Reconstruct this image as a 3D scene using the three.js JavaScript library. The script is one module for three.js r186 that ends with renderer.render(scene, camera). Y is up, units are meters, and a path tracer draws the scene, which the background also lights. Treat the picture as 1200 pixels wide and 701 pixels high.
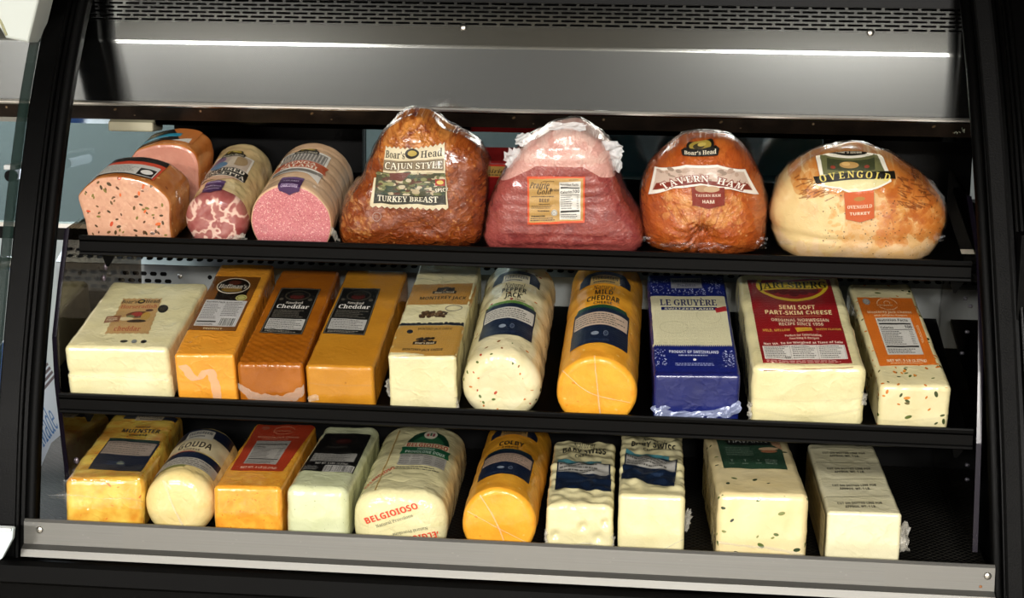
import * as THREE from 'three';
import { RoundedBoxGeometry } from 'three/addons/geometries/RoundedBoxGeometry.js';
import { mergeGeometries } from 'three/addons/utils/BufferGeometryUtils.js';
import { ImprovedNoise } from 'three/addons/math/ImprovedNoise.js';
import { RectAreaLightUniformsLib } from 'three/addons/lights/RectAreaLightUniformsLib.js';

// ---------------------------------------------------------------- camera, light, exposure
const V = (x, y, z) => new THREE.Vector3(x, y, z);
const rad = THREE.MathUtils.degToRad;
const scene = new THREE.Scene();
scene.background = new THREE.Color(0x000000);
const FOCAL = 2000, CENTRE_X = 600, CENTRE_Y = 350.5;               // pixels of the 1200 x 701 frame
const YAW = rad(6.3), PITCH = rad(9.4), ROLL = rad(0.83);
const EYE = V(0.253, 1.467, 2.207);
const FORWARD = V(-Math.sin(YAW) * Math.cos(PITCH), -Math.sin(PITCH), -Math.cos(YAW) * Math.cos(PITCH));
const RIGHT0 = FORWARD.clone().cross(V(0, 1, 0)).normalize(), UP0 = RIGHT0.clone().cross(FORWARD);
const RIGHT = RIGHT0.clone().multiplyScalar(Math.cos(ROLL)).addScaledVector(UP0, Math.sin(ROLL));
const UPV = UP0.clone().multiplyScalar(Math.cos(ROLL)).addScaledVector(RIGHT0, -Math.sin(ROLL));
const camera = new THREE.PerspectiveCamera(2 * Math.atan(350.5 / FOCAL) * 180 / Math.PI, 1200 / 701, 0.05, 30);
camera.position.copy(EYE);
camera.quaternion.setFromRotationMatrix(new THREE.Matrix4().makeBasis(RIGHT, UPV, FORWARD.clone().negate()));
const renderer = new THREE.WebGLRenderer({ antialias: true });
renderer.toneMapping = THREE.LinearToneMapping;
renderer.toneMappingExposure = 0.78;
renderer.shadowMap.enabled = true;
RectAreaLightUniformsLib.init();

const CEILING_Y = 2.75;
// ceiling troffers: x, z, size in x, size in z, intensity
const TROFFERS = [[-1.35, 2.9, 0.75, 0.9, 34], [0.75, 2.9, 0.75, 0.9, 42], [-2.5, 7.0, 1.1, 1.2, 260], [1.05, 7.0, 1.1, 1.2, 320], [-1.9, -1.7, 0.9, 0.6, 90]];

// ---------------------------------------------------------------- helpers
function rayDir(px, py) { return FORWARD.clone().addScaledVector(RIGHT, (px - CENTRE_X) / FOCAL).addScaledVector(UPV, -(py - CENTRE_Y) / FOCAL); }
function hitPlane(px, py, p, n) { const d = rayDir(px, py); return EYE.clone().addScaledVector(d, p.clone().sub(EYE).dot(n) / d.dot(n)); }
function toPixel(p) { const d = p.clone().sub(EYE), w = d.dot(FORWARD); return [CENTRE_X + FOCAL * d.dot(RIGHT) / w, CENTRE_Y - FOCAL * d.dot(UPV) / w]; }
const hitZ = (px, py, z) => hitPlane(px, py, V(0, 0, z), V(0, 0, 1));

let seedState = 7;
function rnd() { seedState = (seedState + 0x6d2b79f5) | 0; let t = Math.imul(seedState ^ (seedState >>> 15), 1 | seedState); t = (t + Math.imul(t ^ (t >>> 7), 61 | t)) ^ t; return ((t ^ (t >>> 14)) >>> 0) / 4294967296; }
const rr = (a, b) => a + (b - a) * rnd();
const perlin = new ImprovedNoise();
const noise = (x, y, z) => perlin.noise(x + 31.7, y + 17.3, z + 5.1);
const fbm = (x, y, z, o = 4) => { let s = 0, a = 0.5, f = 1; for (let i = 0; i < o; i++) { s += a * noise(x * f, y * f, z * f); a *= 0.5; f *= 2.03; } return s; };
const clamp = (x, a, b) => Math.min(b, Math.max(a, x));
const lerp = (a, b, t) => a + (b - a) * t;
const smooth = (a, b, x) => { const t = clamp((x - a) / (b - a), 0, 1); return t * t * (3 - 2 * t); };

const taken = new Map();
function numbered(name) { const n = taken.get(name) ?? 0; taken.set(name, n + 1); return n ? name + '_' + String(n).padStart(3, '0') : name; }
function thing(name, label, category, group) {
  const o = new THREE.Group(); o.name = numbered(name); scene.add(o);
  o.userData = { label, category }; if (group) o.userData.group = group;
  return o;
}
function part(name, geometry, material, parent) {
  const m = new THREE.Mesh(geometry, material); m.name = name; m.castShadow = true; m.receiveShadow = true;
  (parent ?? scene).add(m); return m;
}
function structure(name, geometry, material, label) {
  const m = part(numbered(name), geometry, material); m.userData = { kind: 'structure', label, category: name.split('_')[0] }; return m;
}
function box(w, h, d, x, y, z, r = 0) {
  const g = r > 0 ? new RoundedBoxGeometry(w, h, d, 2, r) : new THREE.BoxGeometry(w, h, d);
  g.translate(x, y, z); return g;
}
const span = (x0, x1, y0, y1, z0, z1, r = 0) => box(x1 - x0, y1 - y0, z1 - z0, (x0 + x1) / 2, (y0 + y1) / 2, (z0 + z1) / 2, r);
function merged(list) { return mergeGeometries(list.map((g) => { const n = g.index ? g.toNonIndexed() : g; for (const k of Object.keys(n.attributes)) if (!['position', 'normal', 'uv'].includes(k)) n.deleteAttribute(k); return n; })); }

// normals shared by all vertices at one place
function smoothNormals(geo) {
  geo.computeVertexNormals();
  const p = geo.attributes.position, n = geo.attributes.normal, sum = new Map();
  const key = (i) => Math.round(p.getX(i) * 2e5) + ',' + Math.round(p.getY(i) * 2e5) + ',' + Math.round(p.getZ(i) * 2e5);
  for (let i = 0; i < p.count; i++) { const k = key(i), s = sum.get(k) ?? [0, 0, 0]; s[0] += n.getX(i); s[1] += n.getY(i); s[2] += n.getZ(i); sum.set(k, s); }
  for (let i = 0; i < p.count; i++) { const s = sum.get(key(i)), l = Math.hypot(...s) || 1; n.setXYZ(i, s[0] / l, s[1] / l, s[2] / l); }
  return geo;
}
function gridGeometry(nu, nv, at, uvAt) {                            // at(i, j) -> [x, y, z]; counter-clockwise for u right, v up
  const pos = [], uv = [], idx = [];
  for (let j = 0; j <= nv; j++) for (let i = 0; i <= nu; i++) { pos.push(...at(i, j)); uv.push(...(uvAt ? uvAt(i, j) : [i / nu, j / nv])); }
  for (let j = 0; j < nv; j++) for (let i = 0; i < nu; i++) { const a = j * (nu + 1) + i, b = a + 1, c = a + nu + 1, d = c + 1; idx.push(a, b, d, a, d, c); }
  const g = new THREE.BufferGeometry();
  g.setAttribute('position', new THREE.Float32BufferAttribute(pos, 3)); g.setAttribute('uv', new THREE.Float32BufferAttribute(uv, 2)); g.setIndex(idx);
  return g;
}
// a box with rounded edges, x in -w/2..w/2, y in 0..h, z in -l..0, that can be pushed along its normals and bent
function loafGeometry(w, h, l, r, o = {}) {
  const { n = [14, 10, 26], push, bend } = o, parts = [];
  const lo = [-w / 2, 0, -l], hi = [w / 2, h, 0], size = [w, h, l];
  const ticks = (k) => { const t = [], e = 5; for (let i = 0; i < e; i++) t.push(lo[k] + r - r * Math.tan((Math.PI / 4) * (1 - i / e))); const m = n[k]; for (let i = 0; i <= m; i++) t.push(lerp(lo[k] + r, hi[k] - r, i / m)); for (let i = 1; i <= e; i++) t.push(hi[k] - r + r * Math.tan((Math.PI / 4) * (i / e))); return t; };
  const T = [ticks(0), ticks(1), ticks(2)];
  const place = (p) => {
    const c = p.map((x, k) => clamp(x, lo[k] + r, hi[k] - r)), d = p.map((x, k) => x - c[k]), m = Math.hypot(...d), nn = d.map((x) => x / m);
    let q = c.map((x, k) => x + nn[k] * r);
    if (push) { const s = push(q, nn); q = q.map((x, k) => x + nn[k] * s); }
    return bend ? bend(q) : q;
  };
  const face = (a, b, c, side) => {                                  // axes a (u), b (v), fixed axis c at side
    const A = T[a], B = T[b];
    parts.push(gridGeometry(A.length - 1, B.length - 1, (i, j) => { const p = [0, 0, 0]; p[a] = A[i]; p[b] = B[j]; p[c] = side > 0 ? hi[c] : lo[c]; return place(p); }, (i, j) => [A[i], B[j]]));
    const right = { '01': 1, '12': 1, '20': 1, '10': -1, '21': -1, '02': -1 }['' + a + b] * side;
    if (right < 0) { const g = parts.at(-1), x = g.index.array; for (let i = 0; i < x.length; i += 3) { const t = x[i]; x[i] = x[i + 1]; x[i + 1] = t; } }
  };
  face(0, 1, 2, 1); face(0, 1, 2, -1); face(0, 2, 1, 1); face(0, 2, 1, -1); face(2, 1, 0, 1); face(2, 1, 0, -1);
  return smoothNormals(mergeGeometries(parts));
}
// a surface swept around the z axis: profile of [radius factor, z], section(angle) -> [x, y] offset for factor 1
function sweptGeometry(profile, seg, section, centreY, o = {}) {
  const { push, planar = false, floor = true } = o, L = profile.length;
  let run = 0; const arc = profile.map((p, i) => (i ? (run += Math.hypot((p[0] - profile[i - 1][0]) * 0.05, p[1] - profile[i - 1][1])) : 0));
  const g = gridGeometry(seg, L - 1, (i, j) => {
    const a = Math.PI * 2 * i / seg, s = section(a), [f, z] = profile[j];
    let x = s[0] * f, y = centreY + s[1] * f, zz = z;
    if (push) [x, y, zz] = push(x, y, zz, a, f);
    if (floor) y = Math.max(y, 0);
    return [x, y, zz];
  }, (i, j) => { const a = Math.PI * 2 * i / seg, s = section(a); return planar ? [s[0] * profile[j][0], centreY + s[1] * profile[j][0]] : [i / seg * 2 * Math.PI * 0.05, arc[j]]; });
  return smoothNormals(g);
}
function roundProfile(l, r, R, front = 6, capRings = 8) {            // from the centre of the front face over the edge to the back
  const p = [];
  for (let i = 0; i < capRings; i++) p.push([(i / capRings) * (R - r) / R + 1e-4, 0]);
  for (let i = 0; i <= front; i++) { const a = i / front * Math.PI / 2; p.push([(R - r + r * Math.sin(a)) / R, -r + r * Math.cos(a)]); }
  const cut = p.length - 1;
  for (let i = 1; i <= 44; i++) p.push([1, lerp(-r, -l + r, i / 44)]);
  for (let i = 1; i <= front; i++) { const a = i / front * Math.PI / 2; p.push([(R - r + r * Math.cos(a)) / R, -l + r - r * Math.sin(a)]); }
  for (let i = capRings - 1; i >= 0; i--) p.push([(i / capRings) * (R - r) / R + 1e-4, -l]);
  return { profile: p, cut };
}
// outline swept along x: closed polygon of [z, y]
function alongX(points, x0, x1) {
  const s = new THREE.Shape(points.map(([z, y]) => new THREE.Vector2(-z, y)));
  const g = new THREE.ExtrudeGeometry(s, { depth: x1 - x0, bevelEnabled: false });
  g.rotateY(Math.PI / 2); g.translate(x0, 0, 0);                      // shape x -> -z, depth -> x
  const p = g.attributes.position, uv = g.attributes.uv; for (let i = 0; i < p.count; i++) uv.setXY(i, p.getX(i), p.getY(i) + p.getZ(i) * 0.7);
  return g;
}
function sheetProfile(line, t) {                                     // thin sheet of thickness t behind a polyline of [z, y]
  const off = line.map((p, i) => { const a = line[Math.max(0, i - 1)], b = line[Math.min(line.length - 1, i + 1)], d = [b[0] - a[0], b[1] - a[1]], l = Math.hypot(...d); return [p[0] - d[1] / l * t, p[1] + d[0] / l * t]; });
  return [...line, ...off.reverse()];
}
function ribbon(points, width, o = {}) {                             // narrow strip along points (Vector3), lying across dir
  const { dir = V(0, 1, 0), rough = 0.3, seed = 0 } = o, n = (points.length - 1) * 6, c = new THREE.CatmullRomCurve3(points);
  return smoothNormals(gridGeometry(1, n, (i, j) => { const p = c.getPoint(j / n), w = width * (1 + rough * noise(j * 0.7 + seed, i * 9.1, seed)); p.addScaledVector(dir, (i - 0.5) * w); p.z += 0.0006 * noise(j * 1.3, i * 3, seed + 4); return p.toArray(); }));
}
function crumpled(w, h, seed, amp = 0.006, nu = 12, nv = 10) {       // a loose piece of film, centred, in the xy plane
  return smoothNormals(gridGeometry(nu, nv, (i, j) => {
    const u = i / nu - 0.5, v = j / nv - 0.5, a = Math.atan2(v, u), e = 1 - 0.32 * Math.abs(noise(Math.cos(a) * 1.7 + seed * 3.1, Math.sin(a) * 1.7, seed)) * 2;
    const sq = 1 / Math.max(1, Math.hypot(u, v) / 0.56);                // rounded corners
    return [u * w * e * sq, v * h * e * sq, amp * (1.1 * Math.abs(noise(u * 3 + seed, v * 3, seed * 1.7)) * 2 + 0.35 * noise(u * 8, v * 8 + seed, seed))];
  }));
}
function tube(points, r, seg = 40, radial = 8) { return new THREE.TubeGeometry(new THREE.CatmullRomCurve3(points), seg, r, radial, false); }

// ---------------------------------------------------------------- textures and materials
function canvasTexture(w, h, draw, o = {}) {
  const c = document.createElement('canvas'); c.width = w; c.height = h;
  const x = c.getContext('2d'); draw(x, w, h);
  const t = new THREE.CanvasTexture(c); t.colorSpace = o.data ? THREE.NoColorSpace : THREE.SRGBColorSpace;
  t.magFilter = THREE.LinearFilter; if (o.tile) { t.wrapS = t.wrapT = THREE.RepeatWrapping; t.repeat.set(1 / o.tile, 1 / (o.tileY ?? o.tile)); }
  return t;
}
const hex = (c) => { const n = parseInt(c.slice(1), 16); return [n >> 16, (n >> 8) & 255, n & 255]; };
const mixHex = (a, b, t) => { const A = hex(a), B = hex(b); return 'rgb(' + A.map((x, i) => Math.round(lerp(x, B[i], t))).join(',') + ')'; };
// tiling noise: blends four shifted copies so that edges meet
function tileNoise(u, v, f, z) {
  const n = (a, b) => fbm(a * f, b * f, z, 4);
  return lerp(lerp(n(u, v), n(u - 1, v), u), lerp(n(u, v - 1), n(u - 1, v - 1), u), v);
}
function mottled(size, a, b, o = {}) {                               // two colours mixed by noise, with optional specks
  const { f = 5, gain = 1.6, bias = 0.5, specks = [], tile = 0.12, z = 1, grain = 6, sx = 1 } = o, A = hex(a), B = hex(b);
  return canvasTexture(size, size, (x) => {
    const im = x.createImageData(size, size), d = im.data;
    for (let j = 0; j < size; j++) for (let i = 0; i < size; i++) {
      const t = clamp(bias + gain * tileNoise(i / size * sx, j / size, f, z), 0, 1), k = (j * size + i) * 4, g = (rnd() - 0.5) * grain;
      for (let c = 0; c < 3; c++) d[k + c] = clamp(lerp(A[c], B[c], t) + g, 0, 255); d[k + 3] = 255;
    }
    x.putImageData(im, 0, 0);
    for (const s of specks) for (let i = 0; i < s.n; i++) speck(x, rnd() * size, rnd() * size, rr(s.size[0], s.size[1]), s.color[Math.floor(rnd() * s.color.length)], s.long ?? 1.6, size);
  }, { tile });
}
function speck(x, cx, cy, r, color, long, size) {
  x.fillStyle = color;
  for (const dx of [-size, 0, size]) for (const dy of [-size, 0, size]) {
    if (cx + dx < -20 || cx + dx > size + 20 || cy + dy < -20 || cy + dy > size + 20) continue;
    x.save(); x.translate(cx + dx, cy + dy); x.rotate(cx * 7.3 + cy * 3.1); x.beginPath(); x.ellipse(0, 0, r * long, r, 0, 0, Math.PI * 2); x.fill(); x.restore();
  }
}
// crinkles of stretched film and finer lumps, as height maps
function heightMap(size, fn, tile) {
  return canvasTexture(size, size, (x) => {
    const im = x.createImageData(size, size), d = im.data;
    for (let j = 0; j < size; j++) for (let i = 0; i < size; i++) { const h = clamp(fn(i / size, j / size), 0, 1) * 255, k = (j * size + i) * 4; d[k] = d[k + 1] = d[k + 2] = h; d[k + 3] = 255; }
    x.putImageData(im, 0, 0);
  }, { data: true, tile });
}
const creaseMap = heightMap(512, (u, v) => { const n = tileNoise(u, v, 4, 2), m = tileNoise(u, v, 9, 7); return 0.75 - Math.pow(Math.abs(n), 0.5) * 0.75 + 0.35 * (1 - Math.min(1, Math.abs(m) * 7)) * smooth(0.02, 0.15, Math.abs(n)); }, 0.26);
const lumpMap = heightMap(256, (u, v) => 0.5 + 1.1 * tileNoise(u, v, 6, 3), 0.09);
const grainMap = heightMap(256, (u, v) => 0.5 + 1.2 * tileNoise(u, v, 22, 9), 0.05);

function film(map, o = {}) {                                          // food under tight shiny film
  return new THREE.MeshPhysicalMaterial({ map, color: o.color ?? 0xffffff, roughness: o.rough ?? 0.22, bumpMap: o.bumpMap ?? creaseMap, bumpScale: (o.bump ?? 0.0012) * (o.bumpMap ? 1 : 1.15), clearcoat: o.coat ?? 0.65, clearcoatRoughness: o.coatRough ?? 0.12 });
}
const paint = (color, rough = 0.5, metal = 0, o = {}) => new THREE.MeshStandardMaterial({ color, roughness: rough, metalness: metal, ...o });
const clearFilm = new THREE.MeshPhysicalMaterial({ color: 0xffffff, transmission: 1, thickness: 0, roughness: 0.22, ior: 1.5, side: THREE.DoubleSide });
const thinFilm = new THREE.MeshPhysicalMaterial({ color: 0xffffff, transmission: 1, thickness: 0, roughness: 0.1, ior: 1.5, side: THREE.DoubleSide });
const milkyFilm = new THREE.MeshPhysicalMaterial({ color: 0xefeadb, transparent: true, opacity: 0.26, roughness: 0.15, side: THREE.DoubleSide });

// label print helpers
const SANS = 'sans-serif', SERIF = 'serif';
function say(x, s, cx, cy, size, color, o = {}) {
  x.save(); x.translate(cx, cy); if (o.turn) x.rotate(o.turn); if (o.slant) x.transform(1, 0, -o.slant, 1, 0, 0);
  x.font = (o.bold === false ? '' : 'bold ') + size + 'px ' + (o.font ?? SANS); x.textAlign = o.align ?? 'center'; x.textBaseline = 'middle';
  const w = x.measureText(s).width; if (o.fit) x.scale(Math.min(o.fit / w, o.stretch ?? 9), 1);
  if (o.edge) { x.lineWidth = o.edgeWidth ?? size * 0.14; x.strokeStyle = o.edge; x.lineJoin = 'round'; x.strokeText(s, 0, 0); }
  x.fillStyle = color; x.fillText(s, 0, 0); x.restore();
}
function arcSay(x, s, cx, cy, size, color, width, rise, o = {}) {     // letters along a shallow arch
  x.save(); x.font = 'bold ' + size + 'px ' + (o.font ?? SANS); x.textAlign = 'center'; x.textBaseline = 'middle';
  const n = s.length;
  for (let i = 0; i < n; i++) { const t = n > 1 ? i / (n - 1) - 0.5 : 0; x.save(); x.translate(cx + t * width, cy + rise * (4 * t * t)); x.rotate(rise * 8 * t / width); if (o.edge) { x.lineWidth = size * 0.16; x.strokeStyle = o.edge; x.strokeText(s[i], 0, 0); } x.fillStyle = color; x.fillText(s[i], 0, 0); x.restore(); }
  x.restore();
}
function fill(x, c, a, b, w, h) { x.fillStyle = c; x.fillRect(a, b, w, h); }
function poly(x, c, pts) { x.fillStyle = c; x.beginPath(); pts.forEach(([a, b], i) => (i ? x.lineTo(a, b) : x.moveTo(a, b))); x.closePath(); x.fill(); }
function oval(x, c, cx, cy, rx, ry, line) { x.beginPath(); x.ellipse(cx, cy, rx, ry, 0, 0, Math.PI * 2); if (line) { x.lineWidth = line; x.strokeStyle = c; x.stroke(); } else { x.fillStyle = c; x.fill(); } }
function smallPrint(x, a, b, w, h, rows, color, gap = 0.35) {         // print too small to read: broken strokes
  const rh = h / rows; x.fillStyle = color;
  for (let i = 0; i < rows; i++) { let p = a; const end = a + w * rr(0.72, 1); while (p < end) { const l = Math.min(rr(0.02, 0.09) * w, end - p); x.fillRect(p, b + i * rh + rh * 0.25, l, rh * (1 - gap) * 0.75); p += l + w * 0.012 + 1; } }
}
function facts(x, a, b, w, h, o = {}) {                               // a nutrition table
  fill(x, o.paper ?? '#e9e6de', a, b, w, h);
  const ink = o.ink ?? '#2a2825', k = h / 100;
  if (o.title !== false) say(x, 'Nutrition Facts', a + w * 0.47, b + 7 * k, 9 * k, ink, { fit: w * 0.86 });
  fill(x, ink, a + w * 0.05, b + 15 * k, w * 0.9, 4 * k);
  say(x, 'Calories', a + w * 0.05, b + 27 * k, 8 * k, ink, { align: 'left' });
  if (o.calories) say(x, o.calories, a + w * 0.95, b + 26 * k, 11 * k, ink, { align: 'right' });
  fill(x, ink, a + w * 0.05, b + 33 * k, w * 0.9, 1.2 * k);
  smallPrint(x, a + w * 0.05, b + 36 * k, w * 0.6, 38 * k, 8, ink, 0.5);
  smallPrint(x, a + w * 0.82, b + 36 * k, w * 0.12, 38 * k, 8, ink, 0.5);
  fill(x, ink, a + w * 0.05, b + 76 * k, w * 0.9, 4 * k);
  smallPrint(x, a + w * 0.05, b + 83 * k, w * 0.85, 14 * k, 3, ink, 0.5);
}
function barcode(x, a, b, w, h) { fill(x, '#e8e5dc', a, b, w, h); x.fillStyle = '#1a1a1a'; let p = a + 2; while (p < a + w - 3) { const l = rr(1, 3.5); x.fillRect(p, b + 2, l, h - 4); p += l + rr(1, 3.5); } }
function seal(x, cx, cy, r, ring, body) { oval(x, body, cx, cy, r, r); oval(x, ring, cx, cy, r * 0.8, r * 0.8, r * 0.16); smallPrint(x, cx - r * 0.5, cy - r * 0.3, r, r * 0.6, 2, ring); }
function emblem(x, cx, cy, w, o = {}) {                               // black arched badge with a gold oval and the name below it
  const k = w / 100;
  oval(x, '#15120b', cx, cy - 8 * k, 36 * k, 20 * k); oval(x, '#a8903a', cx, cy - 8 * k, 29 * k, 14 * k); oval(x, '#3a3016', cx - 4 * k, cy - 7 * k, 15 * k, 8 * k); oval(x, '#c9b25a', cx + 4 * k, cy - 11 * k, 11 * k, 5 * k);
  poly(x, '#15120b', [[cx - 50 * k, cy + 6 * k], [cx - 40 * k, cy - 4 * k], [cx, cy - 9 * k + 10 * k], [cx + 40 * k, cy - 4 * k], [cx + 50 * k, cy + 6 * k], [cx + 46 * k, cy + 24 * k], [cx - 46 * k, cy + 24 * k]]);
  say(x, "Boar's Head", cx, cy + 13 * k, 17 * k, o.ink ?? '#f3ead0', { font: SERIF, fit: 84 * k });
}
const labelMat = (t, o = {}) => new THREE.MeshPhysicalMaterial({ map: t, roughness: o.rough ?? 0.32, transparent: !!o.alpha, clearcoat: o.coat ?? 0.25, clearcoatRoughness: 0.2, bumpMap: o.flat ? null : lumpMap, bumpScale: 0.0006 });

// ---------------------------------------------------------------- the shop room
const wallPaint = paint(0x2a2a2b, 0.85), backPaint = paint(0x8c9496, 0.8), tileFloor = new THREE.MeshStandardMaterial({ map: mottled(256, '#8d877c', '#7c756a', { tile: 0.6, f: 4 }), roughness: 0.45 });
const ceilingMat = new THREE.MeshStandardMaterial({ map: mottled(256, '#77756f', '#6b6963', { tile: 0.5, f: 12 }), roughness: 0.95 });
structure('floor', span(-3.5, 3.5, -0.1, 0, -2.6, 10.2), tileFloor, 'mottled beige shop floor');
structure('ceiling', span(-3.5, 3.5, CEILING_Y, CEILING_Y + 0.1, -2.6, 10.2), ceilingMat, 'pale shop ceiling');
structure('wall_back', span(-3.5, 3.5, 0, CEILING_Y, -2.6, -2.5), backPaint, 'blue grey wall behind the counter');
structure('wall_front', span(-3.5, 3.5, 0, CEILING_Y, 10.1, 10.2), wallPaint, 'plain shop wall facing the counter');
structure('wall_left', span(-3.6, -3.5, 0, CEILING_Y, -2.6, 10.2), wallPaint, 'plain shop wall on the left');
structure('wall_right', span(3.5, 3.6, 0, CEILING_Y, -2.6, 10.2), wallPaint, 'plain shop wall on the right');
{
  const frameMat = paint(0xd8d8d4, 0.5), glowMat = new THREE.MeshStandardMaterial({ color: 0xffffff, emissive: 0xfff3e2, emissiveIntensity: 2.5 });
  const where = ['in front of the left half of the counter', 'in front of the right half of the counter', 'further from the counter, to the left', 'further from the counter, to the right', 'behind the counter by the blue grey wall'];
  TROFFERS.forEach(([x, z, w, d, power], i) => {
    const t = thing('ceiling_light', 'flat white recessed ceiling light ' + where[i], 'light', 'ceiling lights');
    t.position.set(x, CEILING_Y, z);
    part('frame', merged([box(w + 0.05, 0.03, 0.025, 0, -0.015, d / 2 + 0.0125), box(w + 0.05, 0.03, 0.025, 0, -0.015, -d / 2 - 0.0125), box(0.025, 0.03, d, w / 2 + 0.0125, -0.015, 0), box(0.025, 0.03, d, -w / 2 - 0.0125, -0.015, 0)]), frameMat, t);
    part('diffuser', box(w, 0.012, d, 0, -0.012, 0), glowMat, t);
    const light = new THREE.RectAreaLight(0xfffbf5, power, w, d);
    light.position.set(x, CEILING_Y - 0.024, z); light.lookAt(x, 0, z); scene.add(light);
  });
}

// ---------------------------------------------------------------- the refrigerated display case
const steelMap = canvasTexture(512, 256, (x, w, h) => {
  fill(x, '#c8c6c0', 0, 0, w, h);
  for (let i = 0; i < 900; i++) { const g = Math.round(rr(178, 214)); x.fillStyle = `rgba(${g},${g},${g - 4},0.25)`; x.fillRect(rnd() * w, rnd() * h, rr(60, 300), 1); }
  for (let i = 0; i < 60; i++) { x.fillStyle = 'rgba(232,230,222,0.5)'; x.beginPath(); x.arc(rnd() * w, rnd() * h, rr(0.6, 1.8), 0, 7); x.fill(); }
}, { tile: 0.5, tileY: 0.12 });
const steelRough = heightMap(256, (u, v) => 0.62 + 0.5 * tileNoise(u, v, 5, 4), 0.35);
const steel = new THREE.MeshStandardMaterial({ map: steelMap, color: 0xd4d8da, metalness: 1, roughness: 0.125 });
const edgeSteel = paint(0xdedbd4, 0.3, 1), dullSteel = new THREE.MeshStandardMaterial({ map: steelMap, color: 0xa9a8a4, metalness: 0.85, roughness: 0.5, roughnessMap: steelRough });
const blackPlastic = new THREE.MeshPhysicalMaterial({ color: 0x020202, roughness: 0.38, specularIntensity: 0.18, bumpMap: grainMap, bumpScale: 0.0001 });
const blackRubber = new THREE.MeshPhysicalMaterial({ color: 0x020202, roughness: 0.6, specularIntensity: 0.25 }), blackGloss = new THREE.MeshPhysicalMaterial({ color: 0x020202, roughness: 0.25, specularIntensity: 0.3 }), screwMat = paint(0xbdbab2, 0.3, 1), rustMat = paint(0x8a5a34, 0.7);
const shelfMetal = new THREE.MeshPhysicalMaterial({ color: 0x020202, roughness: 0.36, specularIntensity: 0.18 });
const X0 = -1.02, X1 = 0.66, XD = -0.772;                                         // the case runs on to the left past the post
const unit = thing('display_case', 'refrigerated deli display case with black posts, steel canopy and steel front sill', 'display case');

function screwAt(x, y, z, r, parent, turn = 0, mat = screwMat) {
  const head = new THREE.SphereGeometry(r, 14, 8, 0, Math.PI * 2, 0, Math.PI / 2); head.scale(1, 0.5, 1); head.rotateX(Math.PI / 2 - turn); head.translate(x, y, z);
  return part('screw', head, mat, parent);
}
function slottedSheet(w, h, holes, t) {                               // flat sheet in xy from the origin with round-ended holes [cx, cy, half length, half height]
  const s = new THREE.Shape([[0, 0], [w, 0], [w, h], [0, h]].map(([a, b]) => new THREE.Vector2(a, b)));
  for (const [cx, cy, hl, hh] of holes) {
    const p = []; for (let i = 0; i < 12; i++) { const a = i / 12 * Math.PI * 2 + 0.26, c = Math.cos(a); p.push(new THREE.Vector2(cx + Math.sign(c) * Math.max(0, hl - hh) + c * hh, cy + Math.sin(a) * hh)); }
    s.holes.push(new THREE.Path(p.reverse()));
  }
  return new THREE.ExtrudeGeometry(s, { depth: t, bevelEnabled: false });
}

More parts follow.
